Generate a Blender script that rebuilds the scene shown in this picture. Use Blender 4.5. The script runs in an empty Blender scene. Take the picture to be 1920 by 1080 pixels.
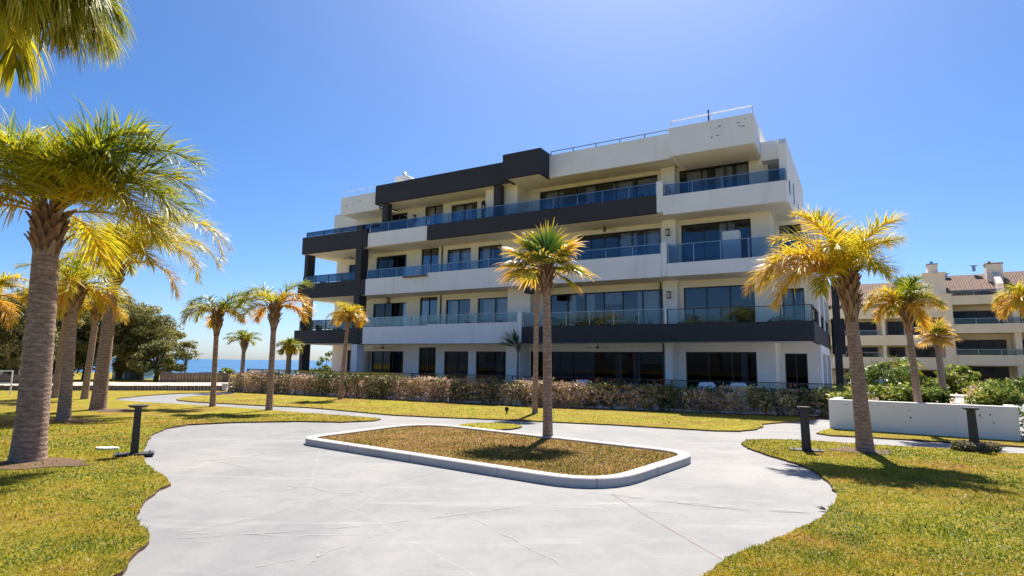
import bpy, math, random
import numpy as np
from mathutils import Vector, Matrix

random.seed(11)
rng = np.random.default_rng(11)
sc = bpy.context.scene
col = sc.collection
R = math.radians

# ------------------------------------------------------------------ camera
FOC, PITCH, ROLL, YAW, EYE = 1112.3, 0.12606, 0.01357, -0.53333, 1.6
cp, sp, cr, sr = math.cos(PITCH), math.sin(PITCH), math.cos(ROLL), math.sin(ROLL)
CX = np.array([1, 0, 0.]); CF = np.array([0, cp, sp]); CU = np.array([0, -sp, cp])
CX, CU = cr * CX + sr * CU, -sr * CX + cr * CU
CAM = np.array([0, 0, EYE])

def ray(x, y):
    return (x - 960) / FOC * CX - (y - 540) / FOC * CU + CF

def G(x, y, z=0.0):
    """point on the level z seen at photo pixel x, y (survey of the place)"""
    d = ray(x, y); return CAM + (z - EYE) / d[2] * d

def AT(x, y, Y):
    """point at distance Y in front of the camera"""
    d = ray(x, y); return CAM + Y / d[1] * d

cam_d = bpy.data.cameras.new("camera"); cam = bpy.data.objects.new("camera", cam_d)
col.objects.link(cam); sc.camera = cam
cam_d.sensor_width = 36; cam_d.lens = 36 * FOC / 1920
cam_d.clip_start = 0.1; cam_d.clip_end = 40000
cam.matrix_world = Matrix(((CX[0], CU[0], -CF[0], 0), (CX[1], CU[1], -CF[1], 0),
                           (CX[2], CU[2], -CF[2], EYE), (0, 0, 0, 1)))
# building frame
OB = np.array([12.5584, 24.5992, 0.0])
UD = np.array([math.cos(YAW), math.sin(YAW), 0]); WD = np.array([-math.sin(YAW), math.cos(YAW), 0])
def BW(u, w, z=0.0):
    p = OB + u * UD + w * WD; p[2] = z; return p

# ------------------------------------------------------------------ tags
def tag(o, label=None, cat=None, group=None, kind=None):
    if label: o['label'] = label
    if cat: o['category'] = cat
    if group: o['group'] = group
    if kind: o['kind'] = kind
    return o

def empty(name, loc, rz=0.0):
    o = bpy.data.objects.new(name, None); col.objects.link(o)
    o.location = loc; o.rotation_euler = (0, 0, rz); o.empty_display_size = 0.2
    return o

class MB:
    """collects geometry and links it as ONE mesh object"""
    def __init__(s): s.v = []; s.f = []; s.n = 0; s.attr = []; s.m = []
    def add(s, vs, fs, a=None, mi=0):
        n = s.n
        s.v.extend([tuple(map(float, p)) for p in vs]); s.n += len(vs)
        s.f.extend([tuple(i + n for i in f) for f in fs]); s.m.extend([mi] * len(fs))
        s.attr.extend([0.0 if a is None else a] * len(vs) if not hasattr(a, '__len__') else list(a))
        return s
    def box(s, x0, x1, y0, y1, z0, z1, mi=0, a=None):
        vs = [(x0, y0, z0), (x1, y0, z0), (x1, y1, z0), (x0, y1, z0), (x0, y0, z1), (x1, y0, z1), (x1, y1, z1), (x0, y1, z1)]
        return s.add(vs, [(0, 3, 2, 1), (4, 5, 6, 7), (0, 1, 5, 4), (1, 2, 6, 5), (2, 3, 7, 6), (3, 0, 4, 7)], a, mi)
    def bar(s, p, q, r, n=6, r2=None, a=None, mi=0):
        p = np.array(p, float); q = np.array(q, float); r2 = r if r2 is None else r2
        d = q - p; L = np.linalg.norm(d)
        if L < 1e-6: return s
        d /= L
        h = np.array([0, 0, 1.]) if abs(d[2]) < .9 else np.array([1., 0, 0])
        x = np.cross(d, h); x /= np.linalg.norm(x); y = np.cross(d, x)
        vs = []
        for c, rr in ((p, r), (q, r2)):
            for k in range(n):
                t = 2 * math.pi * k / n
                vs.append(c + rr * (math.cos(t) * x + math.sin(t) * y))
        fs = [(k, (k + 1) % n, n + (k + 1) % n, n + k) for k in range(n)]
        fs += [tuple(range(n))[::-1], tuple(range(n, 2 * n))]
        return s.add(vs, fs, a, mi)
    def tube(s, pts, rs, n=6, a=None, mi=0, cap=True):
        pts = [np.array(p, float) for p in pts]; N = len(pts)
        vs = []; x = None
        for i, c in enumerate(pts):
            d = pts[min(i + 1, N - 1)] - pts[max(i - 1, 0)]; d /= np.linalg.norm(d) + 1e-9
            if x is None:
                h = np.array([0, 0, 1.]) if abs(d[2]) < .9 else np.array([1., 0, 0]); x = np.cross(d, h)
            else: x = x - d * (x @ d)
            x /= np.linalg.norm(x); y = np.cross(d, x)
            for k in range(n):
                t = 2 * math.pi * k / n
                vs.append(c + rs[i] * (math.cos(t) * x + math.sin(t) * y))
        fs = [(i * n + k, i * n + (k + 1) % n, (i + 1) * n + (k + 1) % n, (i + 1) * n + k) for i in range(N - 1) for k in range(n)]
        if cap: fs += [tuple(range(n))[::-1], tuple(range((N - 1) * n, N * n))]
        return s.add(vs, fs, a, mi)
    def build(s, name, mats, parent=None, smooth=False, bevel=0.0):
        me = bpy.data.meshes.new(name); me.from_pydata(s.v, [], s.f)
        if not isinstance(mats, (list, tuple)): mats = [mats]
        for m in mats: me.materials.append(m)
        if len(mats) > 1: me.polygons.foreach_set('material_index', s.m)
        if smooth: me.polygons.foreach_set('use_smooth', [True] * len(me.polygons))
        if any(a != 0.0 for a in s.attr[:4000:7]) or any(s.attr):
            at = me.attributes.new('age', 'FLOAT', 'POINT'); at.data.foreach_set('value', s.attr)
        me.update()
        o = bpy.data.objects.new(name, me); col.objects.link(o)
        if parent: o.parent = parent
        if bevel:
            b = o.modifiers.new('bevel', 'BEVEL'); b.width = bevel; b.segments = 2; b.limit_method = 'ANGLE'
        return o

def quads_object(name, V, nper, mats, parent=None, attr=None):
    """V: (N, nper, 3) array of separate faces"""
    N = V.shape[0]
    me = bpy.data.meshes.new(name)
    me.vertices.add(N * nper); me.vertices.foreach_set('co', V.reshape(-1).astype(np.float32))
    me.loops.add(N * nper); me.loops.foreach_set('vertex_index', np.arange(N * nper, dtype=np.int32))
    me.polygons.add(N); me.polygons.foreach_set('loop_start', (np.arange(N) * nper).astype(np.int32))
    me.materials.append(mats)
    if attr is not None:
        at = me.attributes.new('age', 'FLOAT', 'POINT'); at.data.foreach_set('value', np.repeat(attr, nper).astype(np.float32))
    me.update(calc_edges=True); me.validate()
    o = bpy.data.objects.new(name, me); col.objects.link(o)
    if parent: o.parent = parent
    return o

# ------------------------------------------------------------------ materials
def newmat(name):
    m = bpy.data.materials.new(name); m.use_nodes = True
    nt = m.node_tree; b = nt.nodes['Principled BSDF']
    return m, nt, b
def nd(nt, t, **kw):
    n = nt.nodes.new(t)
    for k, v in kw.items():
        if k in n.inputs.keys() if hasattr(n.inputs, 'keys') else False: n.inputs[k].default_value = v
        else: setattr(n, k, v)
    return n
def ramp(nt, fac, stops):
    r = nt.nodes.new('ShaderNodeValToRGB'); e = r.color_ramp.elements
    while len(e) < len(stops): e.new(0.5)
    for i, (p, c) in enumerate(stops):
        e[i].position = p; e[i].color = (*c, 1)
    nt.links.new(fac, r.inputs['Fac']); return r.outputs['Color']
def noise(nt, scale, detail=4, rough=.55, vec=None, dist=0.0):
    n = nt.nodes.new('ShaderNodeTexNoise'); n.inputs['Scale'].default_value = scale
    n.inputs['Detail'].default_value = detail; n.inputs['Roughness'].default_value = rough
    n.inputs['Distortion'].default_value = dist
    if vec is not None: nt.links.new(vec, n.inputs['Vector'])
    return n.outputs['Fac']
def objco(nt, scale=None):
    t = nt.nodes.new('ShaderNodeTexCoord')
    if scale is None: return t.outputs['Object']
    m = nt.nodes.new('ShaderNodeMapping'); m.inputs['Scale'].default_value = scale
    nt.links.new(t.outputs['Object'], m.inputs['Vector']); return m.outputs['Vector']
def mix(nt, a, b, f, mode='MIX'):
    m = nt.nodes.new('ShaderNodeMix'); m.data_type = 'RGBA'; m.blend_type = mode
    for v, i in ((f, 0), (a, 6), (b, 7)):
        if isinstance(v, (int, float)): m.inputs[i].default_value = v
        elif isinstance(v, tuple): m.inputs[i].default_value = (*v, 1)
        else: nt.links.new(v, m.inputs[i])
    return m.outputs[2]
def bump(nt, b, h, strength=.3, dist=.02):
    n = nt.nodes.new('ShaderNodeBump'); n.inputs['Strength'].default_value = strength
    n.inputs['Distance'].default_value = dist
    nt.links.new(h, n.inputs['Height']); nt.links.new(n.outputs['Normal'], b.inputs['Normal'])

def plaster(name, c, var=.06, rough=.85, dirt=0.0):
    m, nt, b = newmat(name)
    v = objco(nt)
    f = noise(nt, .9, 5, .6, v)
    c0 = tuple(x * (1 - var) for x in c); c1 = tuple(min(1, x * (1 + var)) for x in c)
    cc = ramp(nt, f, [(.3, c0), (.7, c1)])
    if dirt:
        st = noise(nt, 1.0, 4, .6, objco(nt, (2.2, 2.2, .25)))
        fm = ramp(nt, st, [(.56, (0, 0, 0)), (.78, (dirt,) * 3)])
        cc = mix(nt, cc, tuple(x * .62 for x in c), fm)
    nt.links.new(cc, b.inputs['Base Color']); b.inputs['Roughness'].default_value = rough
    bump(nt, b, noise(nt, 60, 3, .6, v), .15, .004)
    return m
def flat(name, c, rough=.5, metal=0.0):
    m, nt, b = newmat(name); b.inputs['Base Color'].default_value = (*c, 1)
    f = noise(nt, 14, 3, .6, objco(nt))
    cc = ramp(nt, f, [(.3, tuple(x * .88 for x in c)), (.7, tuple(min(1, x * 1.1) for x in c))])
    nt.links.new(cc, b.inputs['Base Color'])
    b.inputs['Roughness'].default_value = rough; b.inputs['Metallic'].default_value = metal
    return m

M = {}
M['white'] = plaster('white_plaster', (.90, .885, .87), .04, dirt=.38)
M['cream'] = plaster('cream_plaster', (.88, .835, .76), .05, dirt=.12)
M['planterwhite'] = plaster('planter_render', (.86, .81, .75), .04, dirt=.3)
M['dark'] = plaster('dark_render', (.034, .033, .037), .10, .7)
M['frame'] = flat('black_frame', (.012, .012, .014), .35)
M['metal'] = flat('grey_metal', (.35, .36, .38), .3, .8)
M['whitemetal'] = flat('white_metal', (.8, .8, .8), .4)
M['blackmetal'] = flat('black_rail', (.02, .022, .026), .4)
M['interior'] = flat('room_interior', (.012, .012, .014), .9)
M['curtain'] = flat('curtain_cloth', (.8, .78, .75), .9)
M['louvre'] = flat('grey_louvre', (.06, .065, .075), .5)
M['wood'] = flat('weathered_wood', (.16, .12, .09), .8)
M['chair'] = flat('dark_wicker', (.03, .03, .035), .7)
M['cloth'] = flat('white_cloth', (.75, .75, .77), .8)
M['terracotta'] = flat('terracotta', (.35, .13, .07), .8)
M['creamfar'] = plaster('far_cream_plaster', (.78, .67, .55), .05, dirt=.3)
M['soil'] = plaster('soil', (.11, .055, .03), .3)
M['kerbstone'] = plaster('kerb_concrete', (.50, .455, .42), .10, dirt=.5)
M['paving'] = plaster('pink_paving', (.48, .38, .32), .15)
M['sand'] = plaster('sand', (.52, .42, .30), .15)
M['bollard'] = flat('charcoal_bollard', (.035, .034, .033), .55)
M['bluepaint'] = flat('blue_paint', (.12, .28, .55), .6)
M['lampglass'] = flat('lamp_glass', (.6, .55, .45), .3)
M['orange'] = flat('orange_petals', (.75, .12, .02), .7)

# window pane: dark tinted glass one can see through a little
def glassmat(name, tint, glossw, body=None, bodyw=0.0, rough=.01):
    m = bpy.data.materials.new(name); m.use_nodes = True; nt = m.node_tree; nt.nodes.clear()
    out = nt.nodes.new('ShaderNodeOutputMaterial')
    tr = nt.nodes.new('ShaderNodeBsdfTransparent'); tr.inputs['Color'].default_value = (*tint, 1)
    gl = nt.nodes.new('ShaderNodeBsdfGlossy'); gl.inputs['Roughness'].default_value = rough
    base = tr.outputs[0]
    if body:
        df = nt.nodes.new('ShaderNodeBsdfDiffuse'); df.inputs['Color'].default_value = (*body, 1)
        mx0 = nt.nodes.new('ShaderNodeMixShader'); mx0.inputs[0].default_value = bodyw
        nt.links.new(base, mx0.inputs[1]); nt.links.new(df.outputs[0], mx0.inputs[2]); base = mx0.outputs[0]
    fr = nt.nodes.new('ShaderNodeFresnel'); fr.inputs['IOR'].default_value = 1.5
    mul = nt.nodes.new('ShaderNodeMath'); mul.operation = 'MULTIPLY'; mul.inputs[1].default_value = glossw
    nt.links.new(fr.outputs[0], mul.inputs[0])
    mx = nt.nodes.new('ShaderNodeMixShader'); nt.links.new(mul.outputs[0], mx.inputs[0])
    nt.links.new(base, mx.inputs[1]); nt.links.new(gl.outputs[0], mx.inputs[2])
    nt.links.new(mx.outputs[0], out.inputs[0]); return m
M['pane'] = glassmat('window_glass', (.78, .82, .88), 1.5)
M['panelow'] = glassmat('ground_floor_glass', (.50, .52, .56), .2)
M['railglass'] = glassmat('skylit_blue_rail_glass', (.68, .78, .86), .9, (.015, .07, .22), .07)  # blue diffuse body paints in the reflected sky, on top of the glass tint
M['clearglass'] = glassmat('clear_rail_glass', (.82, .87, .87), .8, (.15, .18, .17), .04)

def leafmat(name, stops, rough=.45, transl=.45, isl=.18):
    """leaf: colour by the leaf's own age attribute with some leaf to leaf scatter"""
    m, nt, b = newmat(name)
    at = nt.nodes.new('ShaderNodeAttribute'); at.attribute_name = 'age'
    g = nt.nodes.new('ShaderNodeNewGeometry')
    s1 = nt.nodes.new('ShaderNodeMath'); s1.operation = 'MULTIPLY_ADD'
    nt.links.new(g.outputs['Random Per Island'], s1.inputs[0]); s1.inputs[1].default_value = isl * 2; s1.inputs[2].default_value = -isl
    s2 = nt.nodes.new('ShaderNodeMath'); s2.operation = 'ADD'; s2.use_clamp = True
    nt.links.new(at.outputs['Fac'], s2.inputs[0]); nt.links.new(s1.outputs[0], s2.inputs[1])
    c = ramp(nt, s2.outputs[0], stops)
    nt.links.new(c, b.inputs['Base Color']); b.inputs['Roughness'].default_value = rough
    tl = nt.nodes.new('ShaderNodeBsdfTranslucent'); nt.links.new(c, tl.inputs['Color'])
    mx = nt.nodes.new('ShaderNodeMixShader'); mx.inputs[0].default_value = transl
    out = nt.nodes['Material Output']
    nt.links.new(b.outputs[0], mx.inputs[1]); nt.links.new(tl.outputs[0], mx.inputs[2])
    nt.links.new(mx.outputs[0], out.inputs[0]); return m
M['palm'] = leafmat('palm_leaf', [(0, (.08, .15, .012)), (.22, (.30, .33, .02)), (.5, (.62, .52, .03)), (.8, (.85, .50, .03)), (1, (.70, .42, .14))], .42, .5)
M['fan'] = leafmat('fan_leaf', [(0, (.02, .06, .01)), (.35, (.12, .20, .02)), (.6, (.55, .42, .03)), (.85, (.8, .42, .04)), (1, (.75, .50, .20))], .4, .45, .12)
M['hedge'] = leafmat('hedge_leaf', [(0, (.07, .10, .025)), (.22, (.19, .21, .05)), (.45, (.38, .23, .15)), (.7, (.66, .45, .34)), (.9, (.75, .60, .48)), (1, (.55, .48, .10))], .55, .2, .22)
M['tree'] = leafmat('tree_leaf', [(0, (.06, .08, .02)), (.5, (.22, .21, .055)), (1, (.48, .42, .13))], .55, .3, .28)
M['shrub'] = leafmat('shrub_leaf', [(0, (.03, .07, .01)), (.5, (.12, .20, .02)), (1, (.42, .42, .08))], .45, .35, .25)

def trunkmat():
    m, nt, b = newmat('palm_bark')
    v = objco(nt)
    wv = nt.nodes.new('ShaderNodeTexWave'); wv.wave_type = 'BANDS'; wv.bands_direction = 'Z'
    wv.inputs['Scale'].default_value = 4.2; wv.inputs['Distortion'].default_value = 4.5
    wv.inputs['Detail'].default_value = 3; wv.inputs['Detail Scale'].default_value = 2.5
    nt.links.new(v, wv.inputs['Vector'])
    n = noise(nt, 9, 6, .7, objco(nt, (1, 1, 2.2)))
    c = ramp(nt, n, [(.25, (.13, .085, .06)), (.5, (.34, .225, .165)), (.75, (.56, .40, .30))])
    c = mix(nt, c, (.085, .065, .055), ramp(nt, wv.outputs['Fac'], [(.0, (.5,) * 3), (.22, (0,) * 3)]))
    nt.links.new(c, b.inputs['Base Color']); b.inputs['Roughness'].default_value = .9
    ad = nt.nodes.new('ShaderNodeMath'); ad.operation = 'ADD'
    wm = nt.nodes.new('ShaderNodeMath'); wm.operation = 'MULTIPLY'; wm.inputs[1].default_value = .3; nt.links.new(wv.outputs['Fac'], wm.inputs[0])
    nt.links.new(wm.outputs[0], ad.inputs[0]); nt.links.new(n, ad.inputs[1])
    bump(nt, b, ad.outputs[0], .45, .018); return m
M['bark'] = trunkmat()
def bootmat():
    m, nt, b = newmat('leaf_base')
    n = noise(nt, 12, 5, .7, objco(nt, (1, 1, .5)))
    g = nt.nodes.new('ShaderNodeNewGeometry')
    c = ramp(nt, n, [(.3, (.07, .035, .02)), (.55, (.24, .13, .07)), (.8, (.42, .27, .15))])
    c = mix(nt, c, (.45, .34, .24), ramp(nt, g.outputs['Random Per Island'], [(.6, (0,) * 3), (1, (.6,) * 3)]))
    nt.links.new(c, b.inputs['Base Color']); b.inputs['Roughness'].default_value = .9
    bump(nt, b, n, .5, .02); return m
M['boot'] = bootmat()
M['limb'] = plaster('tree_bark', (.09, .07, .05), .3)

def lawnmat(name, dry=0.0):
    m, nt, b = newmat(name)
    v = objco(nt)
    big = noise(nt, .55, 4, .6, v); mid = noise(nt, 3.2, 6, .7, v, .4); fine = noise(nt, 48, 4, .75, v)
    a = ramp(nt, mid, [(.3, (.17, .19, .014)), (.5, (.32, .28, .02)), (.68, (.44, .33, .035))])
    d = ramp(nt, mid, [(.3, (.18, .12, .015)), (.5, (.30, .19, .030)), (.7, (.42, .26, .07))])
    c = mix(nt, a, d, ramp(nt, big, [(.42 - dry, (0,) * 3), (.66 - dry, (1,) * 3)]))
    c = mix(nt, c, ramp(nt, fine, [(.3, (.65,) * 3), (.7, (1.3,) * 3)]), 1.0, 'MULTIPLY')
    nt.links.new(c, b.inputs['Base Color']); b.inputs['Roughness'].default_value = .9
    b.inputs['Specular IOR Level'].default_value = .15
    ad = nt.nodes.new('ShaderNodeMath'); ad.operation = 'ADD'
    nt.links.new(fine, ad.inputs[0]); nt.links.new(mid, ad.inputs[1])
    bump(nt, b, ad.outputs[0], .9, .05); return m
M['lawn'] = lawnmat('lawn_grass'); M['drylawn'] = lawnmat('dry_lawn_grass', .3)
M['blade'] = leafmat('grass_blade', [(0, (.11, .17, .010)), (.40, (.29, .275, .016)), (.74, (.47, .32, .03)), (1, (.43, .26, .08))], .55, .5, .14)

M['dryblade'] = leafmat('dry_grass_blade', [(0, (.13, .12, .02)), (.3, (.26, .17, .04)), (.7, (.33, .19, .07)), (1, (.38, .24, .11))], .6, .35, .18)

def concretemat():
    m, nt, b = newmat('plaza_concrete')
    v = objco(nt)
    n1 = noise(nt, .35, 6, .62, v, .6); n2 = noise(nt, 2.4, 6, .7, v, 1.2); n3 = noise(nt, 35, 4, .7, v)
    st = noise(nt, 1.0, 5, .65, objco(nt, (.25, 2.2, 1)), .8)
    c = ramp(nt, n1, [(.3, (.165, .169, .176)), (.5, (.208, .207, .207)), (.7, (.265, .257, .245))])
    c = mix(nt, c, ramp(nt, n2, [(.25, (.82, .83, .86)), (.5, (1, 1, 1)), (.75, (1.12, 1.1, 1.07))]), 1.0, 'MULTIPLY')
    c = mix(nt, c, (.36, .35, .335), ramp(nt, st, [(.56, (0,) * 3), (.74, (.55,) * 3)]))
    c = mix(nt, c, ramp(nt, n3, [(.3, (.93,) * 3), (.7, (1.06,) * 3)]), 1.0, 'MULTIPLY')
    # hairline cracks
    vo = nt.nodes.new('ShaderNodeTexVoronoi'); vo.feature = 'DISTANCE_TO_EDGE'; vo.inputs['Scale'].default_value = .23
    mp = nt.nodes.new('ShaderNodeMixRGB'); mp.inputs[0].default_value = .12
    nz = nt.nodes.new('ShaderNodeTexNoise'); nz.inputs['Scale'].default_value = 1.6; nz.inputs['Detail'].default_value = 6
    nt.links.new(v, nz.inputs['Vector']); nt.links.new(v, mp.inputs[1]); nt.links.new(nz.outputs['Color'], mp.inputs[2])
    nt.links.new(mp.outputs[0], vo.inputs['Vector'])
    c = mix(nt, c, (.42, .40, .385), ramp(nt, vo.outputs['Distance'], [(0, (.15,) * 3), (.003, (0,) * 3)]))
    nt.links.new(c, b.inputs['Base Color']); b.inputs['Roughness'].default_value = .75
    bump(nt, b, n3, .12, .004); return m
M['concrete'] = concretemat()

def streakmat(name, c, th=.45):
    m, nt, b = newmat(name)
    b.inputs['Base Color'].default_value = (*c, 1); b.inputs['Roughness'].default_value = .8
    f = ramp(nt, noise(nt, 3.0, 6, .75, objco(nt)), [(th, (0,) * 3), (th + .25, (.8,) * 3)])
    nt.links.new(f, b.inputs['Alpha']); return m
M['chalk'] = streakmat('chalky_streak', (.37, .355, .335)); M['rust'] = streakmat('rusty_joint', (.28, .16, .12), .3)
M['mulch'] = streakmat('scorched_earth', (.16, .07, .035), .42)

def seamat():
    m, nt, b = newmat('sea_water')
    v = objco(nt, (.02, .1, 1))
    n = noise(nt, 1.0, 5, .6, v)
    c = ramp(nt, n, [(.3, (.01, .07, .17)), (.6, (.02, .13, .27)), (.75, (.20, .36, .46))])
    nt.links.new(c, b.inputs['Base Color']); b.inputs['Roughness'].default_value = .35
    bump(nt, b, noise(nt, .6, 4, .6, objco(nt)), .6, .5); return m
M['sea'] = seamat()

def tilemat():
    m, nt, b = newmat('roof_tiles')
    wv = nt.nodes.new('ShaderNodeTexWave'); wv.bands_direction = 'X'; wv.inputs['Scale'].default_value = 1.6
    wv.inputs['Distortion'].default_value = .6
    nt.links.new(objco(nt), wv.inputs['Vector'])
    n = noise(nt, 5, 5, .7, objco(nt))
    c = ramp(nt, n, [(.3, (.06, .035, .025)), (.55, (.19, .105, .075)), (.75, (.36, .27, .22))])
    nt.links.new(c, b.inputs['Base Color']); b.inputs['Roughness'].default_value = .85
    bump(nt, b, wv.outputs['Fac'], .8, .06); return m
M['tiles'] = tilemat()

# ------------------------------------------------------------------ world and sun
SUN_EL, SUN_AZ = R(57), R(14)          # azimuth to the right of straight ahead
wd = bpy.data.worlds.new("World"); sc.world = wd; wd.use_nodes = True
nt = wd.node_tree; bg = nt.nodes['Background']
sky = nt.nodes.new('ShaderNodeTexSky'); sky.sky_type = 'NISHITA'; sky.sun_disc = False
sky.sun_elevation = SUN_EL; sky.sun_rotation = SUN_AZ
sky.air_density = .7; sky.dust_density = .95; sky.ozone_density = 6.0; sky.altitude = 0
hs = nt.nodes.new('ShaderNodeHueSaturation'); hs.inputs['Hue'].default_value = .501; hs.inputs['Saturation'].default_value = 1.22; hs.inputs['Value'].default_value = 1.0
nt.links.new(sky.outputs[0], hs.inputs['Color']); nt.links.new(hs.outputs[0], bg.inputs['Color']); bg.inputs['Strength'].default_value = .072
sl = bpy.data.lights.new('sun', 'SUN'); sun = bpy.data.objects.new('sun', sl); col.objects.link(sun)
sl.energy = 4.0; sl.angle = R(.53); sl.color = (1, .93, .82)
sd = Vector((math.sin(SUN_AZ) * math.cos(SUN_EL), math.cos(SUN_AZ) * math.cos(SUN_EL), math.sin(SUN_EL)))
sun.rotation_euler = sd.to_track_quat('Z', 'Y').to_euler(); sun.location = (0, 0, 60)
sc.view_settings.view_transform = 'Standard'; sc.view_settings.look = 'None'
sc.view_settings.exposure = 1.3; sc.view_settings.gamma = 1
sc.cycles.max_bounces = 8; sc.cycles.transparent_max_bounces = 24
sc.cycles.use_denoising = True
sc.cycles.caustics_reflective = False; sc.cycles.caustics_refractive = False

# ------------------------------------------------------------------ ground
def catmull(pts, seg=6):
    P = [np.array(p[:2], float) for p in pts]; n = len(P); out = []
    for i in range(n):
        a, b, c, d = P[i - 1], P[i], P[(i + 1) % n], P[(i + 2) % n]
        for k in range(seg):
            t = k / seg
            out.append(.5 * ((2 * b) + (c - a) * t + (2 * a - 5 * b + 4 * c - d) * t * t + (3 * b - a - 3 * c + d) * t ** 3))
    return out
def slab(name, poly, z0, z1, mat, label=None, rag=.0, edge=None, kind='structure', smooth_px=False):
    """raised sheet with a skirt, outline poly in world x, y"""
    import mathutils
    P = [np.array(p[:2], float) for p in poly]
    if rag:
        Q = []
        for i, p in enumerate(P):
            q = P[(i + 1) % len(P)]; L = np.linalg.norm(q - p); k = max(1, min(60, int(L / .12))) if min(p[1], q[1]) < 20 else 1
            for j in range(k):
                t = p + (q - p) * j / k
                Q.append(t + rng.normal(size=2) * rag)
        P = Q
    tri = mathutils.geometry.tessellate_polygon([[Vector((p[0], p[1], 0)) for p in P]])
    n = len(P); mb = MB()
    fs = []
    for t in tri:
        a, b, c = [P[i] for i in t]
        cr_ = (b[0] - a[0]) * (c[1] - a[1]) - (b[1] - a[1]) * (c[0] - a[0])
        fs.append(t if cr_ > 0 else t[::-1])
    nt_ = len(fs); fs += [(n + i, n + (i + 1) % n, (i + 1) % n, i) for i in range(n)]
    mb.add([(p[0], p[1], z1) for p in P] + [(p[0], p[1], z0) for p in P], fs)
    if name == 'lawn': mb.m = [0] * nt_ + [1] * n
    o = mb.build(name, [mat, M['soil']] if name == 'lawn' else mat); tag(o, label, None, None, kind); return o, P

def px(*pts): return [G(x, y)[:2] for x, y in pts]

g, _ = slab('ground', [(-320, -60), (320, -60), (320, 96), (8, 96), (8, 67), (-320, 67)], -.6, -.03, M['lawn'], 'flat green ground reaching to the shore behind the buildings')
s, _ = slab('beach', [(-320, 66), (7, 66), (7, 71), (-320, 71)], -1.2, -.45, M['sand'], 'strip of pale sand beyond the gardens')
s, _ = slab('sea', [(-16000, 69), (16000, 69), (16000, 15000), (-16000, 15000)], -3, -.75, M['sea'], 'blue sea below a clear horizon')
s, _ = slab('plaza', [(-62, -12), (40, -12), (40, 36), (-62, 36)], -.2, 0, M['concrete'], 'pale grey concrete plaza with winding paths')

# big left lawn
left = px((228, 1080), (250, 1045), (278, 1020), (280, 1008), (264, 990), (258, 968), (268, 945), (296, 924), (317, 912), (311, 898),
          (288, 886), (274, 874), (268, 858), (270, 840), (284, 818), (309, 806), (352, 798), (440, 793.5), (560, 791.5), (640, 793),
          (700, 790.5), (713, 787.5), (700, 785.5), (671, 783), (575, 776), (500, 770), (400, 763), (325, 758.5), (260, 755), (215, 751.5),
          (222, 748), (262, 743.5), (330, 738.7), (425, 736), (432, 734)) + [G(210, 733.5)[:2], G(0, 733)[:2], (-60, 28), (-60, -3), (-6, -3), (-2.6, 1.2)]
left_o, left_p = slab('lawn', left, -.02, .035, M['lawn'], 'big green and yellow lawn on the left under the palms', .012)
strip = px((331, 750), (345, 746), (372, 743.6), (400, 742.3), (437, 740), (440, 736)) + [tuple(BW(-27, -6)[:2]), tuple(BW(.5, -4.5)[:2]), tuple(G(1556, 778)[:2])] + \
    px((1515, 789), (1429, 797), (1430, 802), (1415, 807), (1387, 810), (1340, 809.4), (1144, 797.8), (957, 789), (825, 784), (741, 780), (575, 765), (480, 761), (408, 757), (362, 754.6), (336, 752))
strip_o, strip_p = slab('lawn', strip, -.02, .035, M['lawn'], 'long strip of lawn between the path and the hedge', .01)
right = px((1290, 1110), (1335, 1076), (1358, 1052), (1411, 1034), (1474, 1009), (1518, 988.7), (1553, 963.5), (1566, 944.6), (1570, 929), (1556, 910),
           (1531, 888), (1496, 872), (1443, 856.5), (1402, 842), (1390, 833), (1399, 827.5), (1427, 826), (1484, 826.6), (1556, 831), (1641, 837), (1789, 845), (1925, 855.5)) \
    + [tuple(G(2300, 880)[:2]), (16, 4), (14, -3), (3, -3), (1.1, 1.6)]
right_o, right_p = slab('lawn', right, -.02, .035, M['lawn'], 'green and yellow lawn on the right around the leaning palm', .012)
fr = px((1531, 814), (1545, 809), (1562, 803), (1915, 828)) + [tuple(G(2300, 850)[:2]), tuple(G(2300, 868)[:2])] + px((1925, 840), (1780, 831), (1638, 822.5), (1555, 818))
fr_o, fr_p = slab('lawn', fr, -.02, .035, M['lawn'], 'narrow strip of lawn in front of the white planter', .008)
ov = catmull(px((861, 799.5), (885, 795.8), (925, 795), (962, 797), (978, 801.5), (960, 806), (920, 808), (880, 805)), 5)
ov_o, ov_p = slab('lawn', ov, -.02, .035, M['lawn'], 'small oval patch of lawn set in the concrete', .006)

# terrace behind the hedge
s, _ = slab('terrace', [tuple(BW(-34, -3.6)[:2]), tuple(BW(1.6, -3.6)[:2]), tuple(BW(1.6, 15)[:2]), tuple(BW(-34, 15)[:2])], -.1, .012 + .03, M['paving'], 'paved terrace around the ground floor of the apartment block')
# promenade on the far left, path to the right building
s, _ = slab('promenade', [G(0, 723.5)[:2], G(430, 723.5)[:2], G(430, 717.5)[:2], G(0, 716.5)[:2], (-75, 36), (-75, 29)], -.1, .012, M['paving'], 'pinkish promenade beyond the low dark wall')
s, _ = slab('path', px((1600, 741), (2000, 748), (2000, 742), (1600, 736)), -.1, .012, M['sand'], 'pale path in front of the far cream building')

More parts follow.
